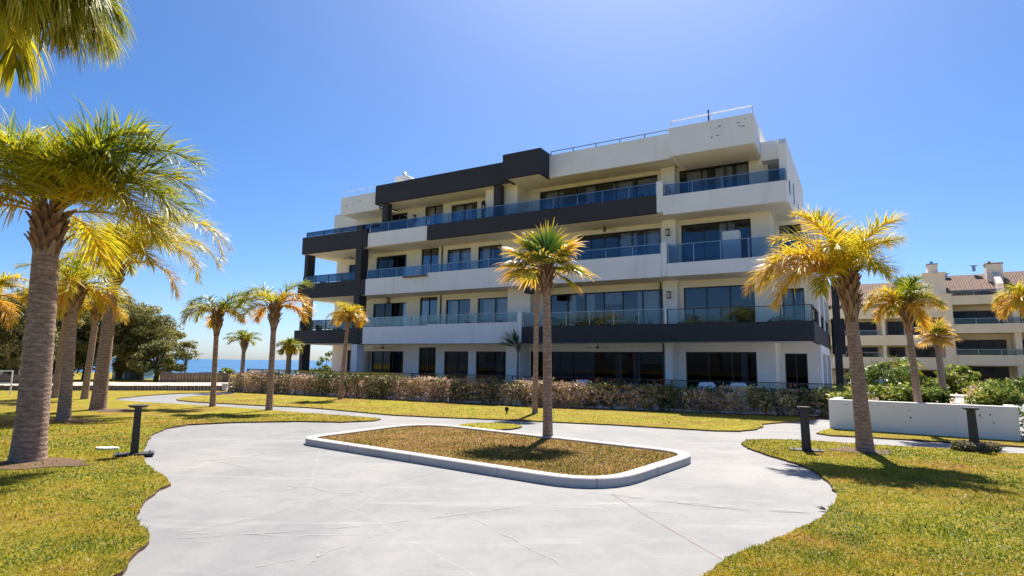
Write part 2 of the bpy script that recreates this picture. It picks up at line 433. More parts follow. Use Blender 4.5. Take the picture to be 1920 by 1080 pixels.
# planter island: kerb + dry grass
def rounded(pts, rad, k=7):
    out = []; n = len(pts); P = [np.array(p[:2]) for p in pts]
    for i in range(n):
        a, b, c = P[i - 1], P[i], P[(i + 1) % n]; r = rad[i]
        d1 = (a - b) / np.linalg.norm(a - b); d2 = (c - b) / np.linalg.norm(c - b)
        p0 = b + d1 * r; p2 = b + d2 * r
        for j in range(k + 1):
            t = j / k; out.append((1 - t) ** 2 * p0 + 2 * t * (1 - t) * b + t * t * p2)
    return out
isl = rounded([G(556, 832), G(1135, 927), G(1318, 862), G(790, 800)], [.5, 1.0, .8, 1.5])
def inset(poly, d):
    n = len(poly); out = []; c = sum(poly) / n
    for i in range(n):
        a, b, e = poly[i - 1], poly[i], poly[(i + 1) % n]
        t = e - a; t /= np.linalg.norm(t) + 1e-9; nn = np.array([-t[1], t[0]])
        if nn @ (c - b) < 0: nn = -nn
        out.append(b + nn * d)
    return out
KH = .125
inner = inset(isl, .2)
kb = MB(); n = len(isl); o1 = inset(isl, .012); i1 = inset(isl, .188)
rings = [(isl, 0.0), (isl, KH - .012), (o1, KH), (i1, KH), (inner, KH - .012), (inner, 0.0)]
vs = []
for P_, z in rings: vs += [(p[0], p[1], z) for p in P_]
fs = [(k * n + i, k * n + (i + 1) % n, (k + 1) * n + (i + 1) % n, (k + 1) * n + i) for k in range(len(rings) - 1) for i in range(n)]
kb.add(vs, fs); kerb = kb.build('kerb', M['kerbstone']); tag(kerb, 'pale concrete kerb around the dry grass island', None, None, 'structure')
jm = MB()
for (x, y) in ((1120, 916), (760, 868), (935, 893), (1240, 893), (640, 849)):
    g_ = G(x, y)[:2]; i = min(range(len(isl)), key=lambda j: min(np.linalg.norm(isl[j] - g_), np.linalg.norm((isl[j] + isl[(j + 1) % len(isl)]) / 2 - g_)))
    bst = None
    for j in range(len(isl)):
        a, b = isl[j], isl[(j + 1) % len(isl)]; t_ = min(1, max(0, (g_ - a) @ (b - a) / ((b - a) @ (b - a) + 1e-9))); q_ = a + t_ * (b - a)
        if bst is None or np.linalg.norm(q_ - g_) < bst[0]: bst = (np.linalg.norm(q_ - g_), q_, (b - a) / (np.linalg.norm(b - a) + 1e-9))
    _, q_, t_ = bst; n_ = np.array([-t_[1], t_[0]]); n_ = n_ if n_ @ (sum(isl) / len(isl) - q_) > 0 else -n_
    P4 = [q_ - n_ * .0015 - t_ * .004, q_ - n_ * .0015 + t_ * .004, q_ + n_ * .2 + t_ * .004, q_ + n_ * .2 - t_ * .004]
    jm.add([(*p_, 0.002) for p_ in P4] + [(*p_, KH + .0015) for p_ in P4], [(0, 1, 5, 4), (4, 5, 6, 7), (1, 2, 6, 5), (3, 0, 4, 7)])
tag(jm.build('kerb_joint', M['louvre']), 'thin dark joints between the kerb stones', kind='structure')
isl_o, isl_p = slab('lawn', inset(isl, .195), 0, KH - .035, M['drylawn'], 'dry brownish grass inside the raised kerb', 0)

# chalky streaks and joints on the plaza (thin stained bands)
def band(name, pts, width, mat, label, z=.003):
    P = [G(x, y)[:2] for x, y in pts]; mb = MB(); vs = []
    for i, p in enumerate(P):
        t = P[min(i + 1, len(P) - 1)] - P[max(i - 1, 0)]; t /= np.linalg.norm(t); nn = np.array([-t[1], t[0]])
        w = width * (.7 + .6 * random.random())
        vs += [(*(p + nn * w), z), (*(p - nn * w), z)]
    mb.add(vs, [(2 * i, 2 * i + 1, 2 * i + 3, 2 * i + 2) for i in range(len(P) - 1)])
    o = mb.build(name, mat); return tag(o, label, None, None, 'structure')
band('chalk_line', [(838, 880), (760, 899), (660, 925), (560, 950), (450, 978), (330, 1000)], .05, M['chalk'], 'long chalky line across the concrete left of the island')
band('chalk_line', [(362, 866), (430, 860), (520, 848), (600, 842)], .06, M['chalk'], 'short chalky line left of the island corner', .004)
band('chalk_line', [(395, 862), (480, 880), (560, 896), (650, 906)], .03, M['chalk'], 'faint diagonal chalky line near the left lawn', .005)
band('chalk_line', [(300, 1012), (500, 1000), (700, 985), (900, 960), (1000, 945)], .02, M['chalk'], 'thin pale crack across the foreground concrete', .006)
band('chalk_line', [(560, 1080), (600, 1040), (615, 1005)], .02, M['chalk'], 'short pale crack at the bottom of the photo', .007)
band('concrete_joint', [(1146, 926), (1200, 960), (1260, 995), (1310, 1024), (1352, 1048)], .009, M['rust'], 'thin rusty joint running from the island to the right lawn', .003)
band('chalk_line', [(1146, 926), (1250, 940), (1400, 955), (1520, 960)], .07, M['chalk'], 'wide pale smear right of the island', .008)

def crack(pts, wdt, lab, z, mat='chalk', amp=5):
    P = []; r_ = random.Random(len(lab))
    for i in range(len(pts) - 1):
        for k in range(6):
            t_ = k / 6; P.append((pts[i][0] * (1 - t_) + pts[i + 1][0] * t_ + r_.gauss(0, amp), pts[i][1] * (1 - t_) + pts[i + 1][1] * t_ + r_.gauss(0, amp * .25)))
    P.append(pts[-1]); band('concrete_crack', P, wdt, M[mat], lab, z)
crack([(300, 1003), (520, 1004), (700, 1004), (760, 990), (830, 965), (900, 950)], .016, 'wandering pale crack across the middle of the foreground', .0035)
crack([(480, 1062), (600, 1040), (700, 1005)], .012, 'pale crack branching off near the bottom edge', .0045)
crack([(870, 965), (960, 1010), (1080, 1075)], .010, 'thin pale crack running to the bottom edge', .0055)
crack([(1000, 950), (1150, 945), (1280, 972), (1420, 978)], .012, 'thin pale crack below the right corner of the island', .0065)
crack([(430, 905), (560, 912), (700, 935)], .012, 'thin pale crack left of the island', .0075)
crack([(500, 808), (700, 812), (860, 815)], .02, 'pale streak behind the island', .0035)

# grass blades where the lawn is near
def inpoly(P, X, Y):
    P = np.array(P); ins = np.zeros(len(X), bool); j = len(P) - 1
    for i in range(len(P)):
        xi, yi = P[i]; xj, yj = P[j]
        c = ((yi > Y) != (yj > Y)) & (X < (xj - xi) * (Y - yi) / (yj - yi + 1e-12) + xi)
        ins ^= c; j = i
    return ins
def coarse(P): return P[::max(1, len(P) // 260)]
def vnoise(X, Y, s, seed):
    r = np.random.default_rng(seed); T = r.random((64, 64))
    x = X * s + 7.3; y = Y * s + 3.1; xi = np.floor(x).astype(int); yi = np.floor(y).astype(int); fx = x - xi; fy = y - yi
    fx = fx * fx * (3 - 2 * fx); fy = fy * fy * (3 - 2 * fy)
    a = T[xi % 64, yi % 64]; b = T[(xi + 1) % 64, yi % 64]; c = T[xi % 64, (yi + 1) % 64]; d = T[(xi + 1) % 64, (yi + 1) % 64]
    return (a * (1 - fx) + b * fx) * (1 - fy) + (c * (1 - fx) + d * fx) * fy
def blades(name, P, z, N, label, dry=0.0, rmax=19.0, parent=None, mat='blade'):
    u = rng.random(N); r = 2.3 * (rmax / 2.3) ** (u ** .8); th = R(90) + (rng.random(N) - .5) * R(96)
    X = r * np.cos(th); Y = r * np.sin(th); k = inpoly(coarse(P), X, Y); X = X[k]; Y = Y[k]; r = r[k]; n = len(X)
    pat = vnoise(X, Y, .8, 3) * .45 + vnoise(X, Y, 2.1, 15) * .3 + vnoise(X, Y, 5.4, 5) * .25
    h = (.009 + .013 * rng.random(n) + .022 * (rng.random(n) < .07)) * (1 + .5 * (vnoise(X, Y, 2.0, 9) - .5)); w = .0016 + .00085 * r * (.5 + rng.random(n))
    a = rng.random(n) * 6.283; ca, sa = np.cos(a), np.sin(a); ln = rng.normal(size=(n, 2)) * .016
    V = np.zeros((n, 3, 3)); V[:, 0] = np.stack([X - w * ca, Y - w * sa, np.full(n, z)], 1); V[:, 1] = np.stack([X + w * ca, Y + w * sa, np.full(n, z)], 1)
    V[:, 2] = np.stack([X + ln[:, 0], Y + ln[:, 1], z + h], 1)
    age = np.clip((pat - .5) * 2.3 + .42 + dry + rng.normal(size=n) * .10, 0, 1)
    o = quads_object(name, V, 3, M[mat], parent, age); tag(o, label, 'grass', None, 'stuff'); return o
blades('grass', left_p, .034, 400000, 'short mown grass blades on the left lawn')
blades('grass', right_p, .034, 430000, 'short mown grass blades on the right lawn')
blades('grass', isl_p, KH - .036, 480000, 'dry brownish grass blades inside the kerb', .1, mat='dryblade')
blades('grass', strip_p, .034, 90000, 'short grass blades on the strip by the hedge', -.05, 26)
blades('grass', fr_p, .034, 60000, 'short grass blades in front of the white planter', -.05, 20)
blades('grass', ov_p, .034, 90000, 'short grass blades on the small oval patch', -.05, 20)

# ------------------------------------------------------------------ the apartment block
B = empty('apartment_building', tuple(OB), YAW)
tag(B, 'modern white and charcoal apartment block with four storeys of glass balconies behind the hedge', 'building')
def part(name, mat, *boxes, parent=B, bevel=0.0, label=None):
    mb = MB()
    for b in boxes: mb.box(*b)
    o = mb.build(name, mat, parent, bevel=bevel)
    if label: o['label'] = label
    return o
def wall_row(U0, U1, Z0, Z1, w, ops, mat=None, th=.22, parent=B, name='wall'):
    """front wall with openings cut out; ops: (u0,u1,z0,z1)"""
    ops = sorted(ops); mb = MB(); u = U0
    for (a, b, c, d) in ops:
        if a > u: mb.box(u, a, w, w + th, Z0, Z1)
        if d < Z1: mb.box(a, b, w, w + th, d, Z1)
        if c > Z0: mb.box(a, b, w, w + th, Z0, c)
        u = b
    if u < U1: mb.box(u, U1, w, w + th, Z0, Z1)
    return mb.build(name, mat or M['cream'], parent)
brnd = random.Random(77)
M['blind'] = flat('roller_blind', (.5, .5, .51), .8)
def window(u0, u1, z0, z1, w, n=2, curtains=(), parent=B, mull=None, fw=.055):
    mb = MB(); t = fw; d0, d1 = w, w + .09
    mb.box(u0, u1, d0, d1, z1 - t, z1); mb.box(u0, u1, d0, d1, z0, z0 + t)
    us = mull or [u0 + (u1 - u0) * i / n for i in range(n + 1)]
    for i, u in enumerate(us):
        a = u - t / 2
        if i == 0: a = u0
        if i == len(us) - 1: a = u1 - t
        mb.box(a, a + t, d0 + .004, d1 - .004, z0 + t, z1 - t)
    f = mb.build('window', M['frame'], parent)
    p = MB().box(u0 + t / 2, u1 - t / 2, w + .04, w + .05, z0 + t / 2, z1 - t / 2).build('pane', M['panelow' if z1 < 2.6 or parent is not B else 'pane'], f)
    for (a, b) in curtains:
        c = MB(); N = max(4, int((b - a) / .07)); vs = []; fs = []
        for i in range(N + 1):
            uu = a + (b - a) * i / N; ww = w + .22 + .025 * math.sin(i * 2.1) + .01 * random.random()
            vs += [(uu, ww, z0 + .03), (uu, ww, z1 - .06)]
        fs = [(2 * i, 2 * i + 2, 2 * i + 3, 2 * i + 1) for i in range(N)]
        c.add(vs, fs).build('curtain', M['curtain'], f)
    for i in range(len(us) - 1):
        rb = brnd.random()
        if rb < .36 and not any(a < us[i + 1] and b > us[i] for a, b in curtains):
            hh_ = (z1 - z0) * brnd.choice([.25, .4, .6, .92])
            MB().box(us[i] + t * .6, us[i + 1] - t * .6, w + .13, w + .14, z1 - t - hh_, z1 - t).build('blind', M['blind'], f)
    return f
def railing(u0, u1, w, zb, zt, glass, rail, step=1.4, parent=B, side=None, gap=.04, name='railing'):
    mb = MB(); L = u1 - u0; n = max(1, round(L / step))
    mb.box(u0, u1, w - .022, w + .022, zt - .03, zt)
    for i in range(n + 1):
        u = u0 + L * i / n; a = min(max(u - .018, u0), u1 - .036)
        mb.box(a, a + .036, w - .016, w + .03, zb - .1, zt - .03)
    if side:
        w1 = side; m = max(1, round((w1 - w) / step))
        mb.box(u1 - .044, u1, w + .022, w1, zt - .03, zt)
        for i in range(1, m + 1):
            ww = w + (w1 - w) * i / m; mb.box(u1 - .04, u1 - .004, ww - .02, ww + .016, zb - .1, zt - .03)
    r = mb.build(name, rail, parent)
    gb = MB(); gb.box(u0 + .02, u1 - .02, w - .005, w + .005, zb + gap, zt - .03)
    if side: gb.box(u1 - .027, u1 - .017, w + .03, side, zb + gap, zt - .03)
    gb.build('glass_panel', glass, r); return r

F0, F1, F2, F3, FR = 0.05, 3.05, 6.12, 9.2, 12.0
# slabs (soffits are cream)
part('floor_slab', M['cream'], (-31.85, -.02, .16, 14.2, 2.70, F1))
part('floor_slab', M['cream'], (-31.75, -.02, .16, 14.2, 5.78, F2))
part('floor_slab', M['cream'], (-31.55, -.84, .16, 14.2, 8.86, F3))
part('roof_slab', M['cream'], (-24.74, -2.12, .17, 13.5, 11.66, 12.3))
part('roof_slab', M['cream'], (-28.24, -24.95, 2.23, 13.5, 11.5, 12.0))
# parapet bands
part('parapet', M['white'], (-25.5, -20.36, 0, .15, 2.68, 3.74), label='plain white lower balcony band')
part('parapet', M['white'], (-20.35, -14.22, -.06, .15, 2.67, 3.80), label='plain white lower balcony band')
part('parapet', M['dark'], (-13.95, 0, 0, .15, 2.68, 3.53), (-.15, 0, .151, 14.2, 2.681, 3.529), label='charcoal lower balcony band wrapping the corner')
part('parapet', M['white'], (-25.45, -20.42, 0, .15, 5.76, 6.80), label='plain white middle balcony band')
part('parapet', M['white'], (-20.41, -6.36, -.06, .15, 5.75, 6.87), label='plain white middle balcony band')
part('parapet', M['white'], (-6.09, 0, 0, .15, 5.76, 6.38), (-.15, 0, .151, 14.2, 5.761, 6.379), label='low white middle balcony band at the corner')
part('parapet', M['white'], (-25.4, -20.56, 0, .15, 8.87, 9.77), label='short white upper balcony band')
part('parapet', M['dark'], (-20.55, -6.52, -.05, .15, 8.87, 9.78), label='long charcoal upper balcony band')
part('parapet', M['white'], (-6.20, -.8, -.10, .15, 8.72, 9.65), (-.95, -.8, .151, .45, 8.722, 9.649), label='white upper corner balcony band')
# dividing fins between balconies
part('dividing_wall', M['white'], (-14.21, -13.96, -.02, 2.0, 2.70, 4.35))
part('dividing_wall', M['white'], (-6.35, -6.10, -.02, 2.0, 5.77, 7.42))
part('dividing_wall', M['white'], (-6.51, -6.21, -.07, 2.0, 8.88, 10.42))
part('beam_end', M['dark'], (-13.75, -13.05, -.16, .4, 5.32, 5.74))
# left wing: charcoal frame
for (z0, z1, ul) in ((2.72, 3.63, -31.9), (5.80, 6.80, -31.8), (8.9, 10.08, -31.6)):
    part('parapet', M['dark'], (ul, -26.41, 0, .15, z0, z1), (ul, ul + .15, .151, 3.0, z0 + .002, z1 - .002), (-25.89, -25.52, 0, .15, z0, z1), label='charcoal band of the open left wing')
part('pillar', M['dark'], (-26.4, -25.9, -.02, .62, 2.66, 10.4), label='tall charcoal pillar of the left wing')
part('pillar', M['white'], (-26.4, -25.9, -.02, .62, .04, 2.66), label='pale foot of the left wing pillar')
part('pillar', M['dark'], (-31.45, -31.12, .16, .8, 3.6, 5.79), (-31.45, -31.12, .16, .8, 6.7, 8.88), label='charcoal pillar at the open end of the left wing')
part('pillar', M['dark'], (-31.45, -31.12, .16, .8, .04, 2.7), label='charcoal pillar at the open end of the left wing')
# wing walls (w = 3)
wall_row(-31.35, -27.0, .04, 2.70, 3.0, [(-29.85, -29.3, .05, 2.35)])
window(-29.85, -29.3, .05, 2.35, 3.06, 1)
wall_row(-31.35, -27.0, F1, 5.78, 3.0, [(-30.1, -28.9, F1, 5.3)])
window(-30.1, -28.9, F1, 5.3, 3.06, 2, [(-29.0, -28.94)])
wall_row(-31.35, -27.0, F2, 8.86, 3.0, [(-30.1, -28.9, F2, 8.5)])
window(-30.1, -28.9, F2, 8.5, 3.06, 2, [(-29.5, -29.2)])
part('wall', M['cream'], (-27.0, -26.8, 2.0, 14, .04, 2.69), (-27.0, -26.8, 2.0, 14, F1, 5.77), (-27.0, -26.8, 2.0, 14, F2, 8.85))
part('wall', M['cream'], (-31.34, -31.14, 3.23, 5, .04, 2.69), (-31.34, -31.14, 3.23, 5, F1, 5.77), (-31.34, -31.14, 3.23, 5, F2, 8.85))

# main front walls (w = 2) with their windows
W = 2.0
OP = {
 0: (.04, 2.70, 2.27, F0, [(-26.6, -23.8), (-22.55, -21.2), (-20.55, -18.75), (-18.2, -15.8), (-14.5, -6.9), (-5.82, -2.57)]),
 1: (F1, 5.78, 5.44, F1, [(-26.6, -23.75), (-22.6, -21.2), (-20.53, -18.7), (-18.15, -15.73), (-13.3, -6.9), (-5.85, -2.55)]),
 2: (F2, 8.86, 8.62, F2, [(-26.5, -23.85), (-22.6, -21.2), (-20.52, -18.73), (-18.2, -16.5), (-11.6, -6.95), (-5.9, -2.6)]),
 3: (F3, 11.66, 11.46, F3, [(-25.3, -23.9), (-22.4, -20.95), (-20.3, -18.33), (-18.02, -17.0), (-13.98, -7.07), (-5.94, -2.6)])}
NP = [3, 2, 2, 2, 6, 3]
CUR = {(0, 0): [(-24.15, -23.9)], (0, 3): [(-17.0, -16.5)], (0, 4): [(-9.5, -9.2), (-8.6, -8.2)], (0, 5): [(-3.3, -3.0)],
       (1, 0): [(-24.7, -23.9)], (1, 2): [(-20.3, -19.75)], (1, 3): [(-17.9, -17.1), (-16.9, -16.0)], (1, 4): [(-12.2, -11.8), (-11.3, -10.7), (-8.3, -7.2)], (1, 5): [],
       (2, 0): [(-24.4, -23.95)], (2, 2): [(-20.3, -19.7), (-19.5, -18.9)], (2, 3): [(-18.0, -17.3)], (2, 4): [(-9.2, -8.3), (-7.9, -7.1)], (2, 5): [(-4.1, -3.4)],
       (3, 1): [(-22.2, -21.7)], (3, 2): [(-20.1, -19.6), (-19.3, -18.9)], (3, 3): [(-17.7, -17.1)], (3, 4): [(-13.7, -12.6), (-11.2, -10.6), (-9.6, -8.5), (-8.2, -7.2)], (3, 5): [(-5.6, -4.6), (-4.2, -3.4), (-3.2, -2.7)]}
for k, (z0, z1, zh, zf, ops) in OP.items():
    U0 = -26.8 if k < 3 else -28.6
    wall_row(U0, -1.75, z0, z1, W, [(a, b, zf, zh if i != 1 else min(z1 - .02, zh + .25)) for i, (a, b) in enumerate(ops)])
    for i, (a, b) in enumerate(ops):
        window(a, b, zf, zh if i != 1 else min(z1 - .02, zh + .25), W + .07, NP[i] if (k, i) != (3, 0) else 2, CUR.get((k, i), ()))
    # return wall and recessed corner bay
    part('wall', M['cream'], (-1.97, -1.75, W + .221, 4.2, z0, z1))
    ue = -.02 if k < 3 else -1.12
    if k < 3:
        gh = zh - .02
        wall_row(-1.749, ue, z0, z1, 4.2, [(-1.6, -.62, zf, gh)])
        window(-1.6, -.62, zf, gh, 4.27, 2, [(-.8, -.68)] if k == 1 else ())
    # shade inside the rooms
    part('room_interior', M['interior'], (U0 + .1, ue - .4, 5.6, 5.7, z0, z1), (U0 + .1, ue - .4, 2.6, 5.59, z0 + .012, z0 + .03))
part('wall', M['cream'], (-27.2, -26.62, 2.0, 2.22, F3 + .01, 11.49), (-30.75, -28.61, 2.0, 2.22, F3, 12.05), (-28.3, -28.1, 2.23, 9, F3, 11.49), label='low stepped wall on the upper left terrace')
# louvred shutter left of the ground floor window
part('shutter', M['louvre'], *[(-27.4, -26.62, 1.93, 1.97, .1 + i * .075, .155 + i * .075) for i in range(29)])
# upper left roof box and its cream return
part('roof_parapet', M['white'], (-28.45, -24.95, .42, .62, 11.42, 12.62), (-28.45, -28.25, .621, 6, 11.422, 12.618), label='white roof box at the left end')
part('roof_slab', M['cream'], (-28.24, -24.95, .621, 2.2, 11.44, 11.6))
# roof fascias
part('roof_parapet', M['dark'], (-24.92, -14.70, 0, .16, 11.62, 12.86), (-24.92, -24.76, .161, 4, 11.622, 12.858), label='long charcoal roof fascia')
part('roof_parapet', M['dark'], (-14.69, -12.36, -1.0, -.84, 11.50, 12.87), (-12.52, -12.36, -.839, .2, 11.502, 12.868), (-14.69, -14.53, -.839, .2, 11.502, 12.868), label='projecting charcoal roof box')
part('roof_slab', M['cream'], (-14.52, -12.53, -.838, .15, 11.53, 11.64))
part('roof_parapet', M['white'], (-12.35, -5.76, 0, .16, 11.50, 12.76), label='long white roof fascia')
part('roof_parapet', M['white'], (-5.72, -1.95, -.6, -.44, 11.38, 12.76), (-2.11, -1.95, -.439, 9, 11.382, 12.758), (-5.72, -5.56, -.439, 1.2, 11.382, 12.758), label='large white roof box with flaking paint')
part('roof_slab', M['cream'], (-5.55, -2.12, -.438, 1.9, 11.42, 11.64))
part('wall', M['white'], (-1.94, -1.13, 1.25, 1.45, 11.10, 12.0), (-1.94, -1.13, 1.451, 9, 11.13, 11.3), label='white recessed panel beside the end wall')
part('wall', M['white'], (-1.93, -1.12, 4.41, 4.6, F3, 11.9))
# tall end wall with slit windows
ew = MB(); 
prof = [(.45, 8.87), (9.2, 8.87), (9.2, 11.75), (.62, 11.78), (.45, 11.5)]
for uu in (-1.1, -.8): ew.add([(uu, a, b) for a, b in prof], [])
n = 5
ew.f += [(0, 1, 2, 3, 4), (9, 8, 7, 6, 5)] + [(i, (i + 1) % 5 , (i + 1) % 5 + 5, i + 5) for i in range(5)]; ew.m += [0] * 7
o = ew.build('end_wall', M['white'], B)
part('slit_window', M['frame'], (-.81, -.78, 3.2, 3.5, 9.4, 10.4))
part('slit_window', M['frame'], (-.81, -.78, 5.3, 5.6, 8.95, 9.9))
part('slit_window', M['frame'], (-.81, -.78, 1.2, 1.6, 9.4, 10.0))
# right flank, storeys 0 to 2: piers and grey recessed panels
for z0, z1 in ((.04, 2.69), (F1, 5.77), (F2, 8.85)):
    part('side_wall', M['white'], (-.24, -.019, 4.421, 5.3, z0, z1), (-.24, -.019, 8.6, 9.3, z0, z1), (-.24, -.019, 13, 14.1, z0, z1), (-.238, -.022, 5.301, 8.599, z1 - .4, z1 - .002), (-.238, -.022, 9.301, 12.999, z1 - .4, z1 - .002))
    part('side_panel', M['louvre'], (-.5, -.4, 5.3, 13, z0, z1))
part('wall', M['white'], (-31.3, -.9, 13.9, 14.1, .04, 2.69), (-31.3, -.9, 13.9, 14.1, F1, 5.77), (-27, -.9, 13.9, 14.1, F2, 8.85), (-24.8, -2, 13.2, 13.4, F3, 11.65)) if False else None
part('rear_wall', M['white'], (-26.9, -.3, 13.9, 14.1, .04, 2.69), (-26.9, -.3, 13.9, 14.1, F1, 5.77), (-26.9, -.9, 13.9, 14.1, F2, 8.85), (-24.8, -2, 13.0, 13.2, F3, 11.65))
# charcoal frame at the rear right corner
part('pillar', M['dark'], (.22, .62, 13.0, 13.4, .04, 7.0), label='charcoal column at the rear right corner')
part('beam', M['dark'], (.1, .80, 13.41, 14.3, 2.4, 4.55))
# terrace block walls (front of wall between balcony bays, upper storey)
part('wall_block', M['cream'], (-16.9, -14.75, .75, 1.99, F3, 11.65), label='projecting cream block on the top balcony')
part('wall_block', M['cream'], (-15.45, -14.0, 1.0, 1.99, F1, 5.77), label='cream pier block beside the first floor dividing wall')
part('wall_block', M['cream'], (-15.45, -14.55, .9, 1.99, .05, 2.69), label='cream pier block on the ground floor')
part('pillar', M['cream'], (-6.6, -6.25, 1.2, 1.6, .05, 2.69))
for zz0, zz1 in ((F1, 5.77), (F2, 8.85), (F3, 11.62)):
    part('pillar', M['white'], (-6.75, -6.05, 1.55, 1.98, zz0, zz1))
# slim charcoal posts of the top storey
part('pillar', M['dark'], (-24.42, -24.0, .17, .6, F3, 11.66))
part('pillar', M['dark'], (-15.98, -15.55, .17, .6, F3, 11.66))
# railings
Gb, Gc = M['railglass'], M['clearglass']
railing(-25.45, -20.4, .08, 3.74, 4.33, Gc, M['metal'])
railing(-20.3, -14.25, .08, 3.80, 4.33, Gc, M['metal'])
railing(-13.9, -6.25, .08, 3.53, 4.25, Gc, M['metal'], 1.3)
railing(-6.15, -.04, .08, 3.53, 4.22, Gc, M['blackmetal'], 1.3, side=13.0)
part('railing_post', M['white'], (-6.24, -6.16, 0, .15, 3.54, 4.3))
railing(-25.4, -20.45, .08, 6.80, 7.38, Gb, M['metal'])
railing(-20.35, -6.4, .08, 6.87, 7.38, Gb, M['metal'])
railing(-6.05, -.04, .08, 6.38, 7.28, Gb, M['metal'], 1.3, side=6.0)
railing(-25.3, -20.6, .08, 9.77, 10.38, Gb, M['metal'])
railing(-20.5, -6.55, .08, 9.78, 10.40, Gb, M['metal'])
railing(-6.15, -.83, .06, 9.65, 10.24, Gb, M['metal'], 1.25, side=.44)
railing(-31.5, -26.45, .08, 3.63, 4.3, Gb, M['blackmetal'], 1.2)
railing(-31.4, -26.45, .08, 6.80, 7.35, Gb, M['blackmetal'], 1.2)
railing(-31.3, -24.5, .08, 10.08, 10.42, Gb, M['blackmetal'], 1.6)
railing(-32.5, .95, -3.0, .15, 1.02, Gc, M['blackmetal'], 1.5, gap=.1)
# roof railings
def thinrail(u0, u1, w, z0, z1, mat, n, tilt=0.0, r=.022):
    mb = MB(); mb.bar((u0, w, z1), (u1, w, z1 + tilt), r, 5)
    for i in range(n + 1):
        u = u0 + (u1 - u0) * i / n; mb.bar((u, w, z0), (u, w, z1 + tilt * i / n), r * 1.1, 5)
    return mb.build('roof_railing', mat, B)
thinrail(-12.3, -5.8, .1, 12.76, 12.98, M['frame'], 5)
thinrail(-22.5, -14.9, .5, 12.86, 13.05, M['metal'], 5)
thinrail(-28.3, -25, .5, 12.62, 13.05, M['whitemetal'], 3)
thinrail(-5.6, -2.0, -.5, 12.76, 13.12, M['whitemetal'], 2, r=.03)
MB().bar((-3.9, -.45, 12.76), (-3.9, -.45, 13.35), .035, 6).build('roof_pole', M['frame'], B)
# chimneys on the roof
def chimney(u0, u1, w0, w1, z0, z1, cap=M['metal'], parent=B, mat=M['white']):
    c = part('chimney', mat, (u0, u1, w0, w1, z0, z1), parent=parent)
    um, wm = (u0 + u1) / 2, (w0 + w1) / 2
    k = MB(); k.bar((um, wm, z1), (um, wm, z1 + .22), .1, 8); k.bar((um, wm, z1 + .22), (um, wm, z1 + .36), .17, 8, .03)
    k.build('chimney_cowl', cap, c); return c
chimney(-25.3, -24.3, 2.2, 3.0, 12.3, 14.15, M['metal'])
sb = MB(); sb.add([(-24.29, 2.3, 12.31), (-24.29, 2.9, 12.31), (-21.0, 2.9, 12.31), (-21.0, 2.3, 12.31), (-24.29, 2.3, 14.1), (-24.29, 2.9, 14.1)], [(0, 3, 4), (1, 5, 2), (4, 3, 2, 5), (0, 4, 5, 1)]).build('roof_ramp', M['white'], B)
chimney(-1.45, -1.15, 4.3, 4.7, 11.9, 12.3, M['terracotta'])
chimney(-1.9, -1.2, 11.6, 12.4, 9.2, 11.2, M['whitemetal'])
part('vent', M['metal'], (-26.9, -26.2, 1, 1.4, 12.62, 12.85), (-22.6, -21.9, .9, 1.2, 12.4, 13.0))
# flaked paint on the white roof boxes
for (u, z, w) in [(-3.55, 12.35, -.603), (-3.4, 12.42, -.603), (-3.75, 11.95, -.603), (-3.5, 12.0, -.603), (-2.6, 12.42, -.603), (-2.52, 12.25, -.603), (-2.38, 12.22, -.603), (-2.3, 12.55, -.603),
                  (-27.9, 12.0, .417), (-27.7, 12.02, .417), (-26.9, 12.25, .417), (-26.7, 12.2, .417), (-27.3, 12.05, .417)]:
    k = 7; r = .02 + .035 * random.random()
    MB().add([(u + r * (1 + .9 * random.random()) * math.cos(6.28 * i / k), w, z + .6 * r * (.5 + random.random()) * math.sin(6.28 * i / k)) for i in range(k)], [tuple(range(k))]).build('paint_flake', M['louvre'], B)

for (u, w, z0, z1) in ((-14.65, .86, .06, 2.68), (-6.9, 1.95, .06, 2.68), (-20.9, 1.95, F1, 5.76), (-20.9, 1.95, F2, 8.85), (-7.0, 1.95, F1, 5.76)):
    MB().bar((u, w, z0), (u, w, z1), .04, 8).build('downpipe', M['louvre'], B)
for (u, z) in ((-10.6, 8.855), (-8.2, 5.745), (-4.6, 5.745), (-3.2, 5.745), (-4.4, 8.71), (-2.4, 8.71), (-12.0, 2.69), (-18.0, 5.74), (-22.5, 2.69)):
    MB().bar((u, 1.0, z - .03), (u, 1.0, z), .09, 12, .10).build('soffit_light', M['lampglass'], B)
def bpos(u, w, z): return tuple(BW(u, w, z))
# wall lamps
for (u, w, z, lab) in [(-6.42, 1.53, 8.2, 'black lantern on the white pier of the second floor balcony'), (-6.42, 1.53, 5.05, 'black lantern on the white pier of the first floor balcony'),
                       (-23.2, 1.98, 11.0, 'small black lantern beside the top floor left window'), (-25.2, 1.98, 5.6, 'small black lantern above the first floor left window'), (-16.95, .72, 10.6, 'small black lantern on the top floor block corner')]:
    t = empty('wall_lamp', bpos(u, w, z), YAW); tag(t, lab, 'lamp', 'wall lamps of the balconies')
    MB().box(-.05, .05, -.02, 0, -.16, .16).box(-.09, .09, -.2, -.021, .13, .17).box(-.09, .09, -.2, -.021, -.17, -.14).box(-.09, -.075, -.19, -.175, -.14, .13).box(.075, .09, -.19, -.175, -.14, .13).build('bracket', M['frame'], t)
    MB().bar((0, -.11, -.13), (0, -.11, .12), .055, 8).build('lamp_glass', M['lampglass'], t)
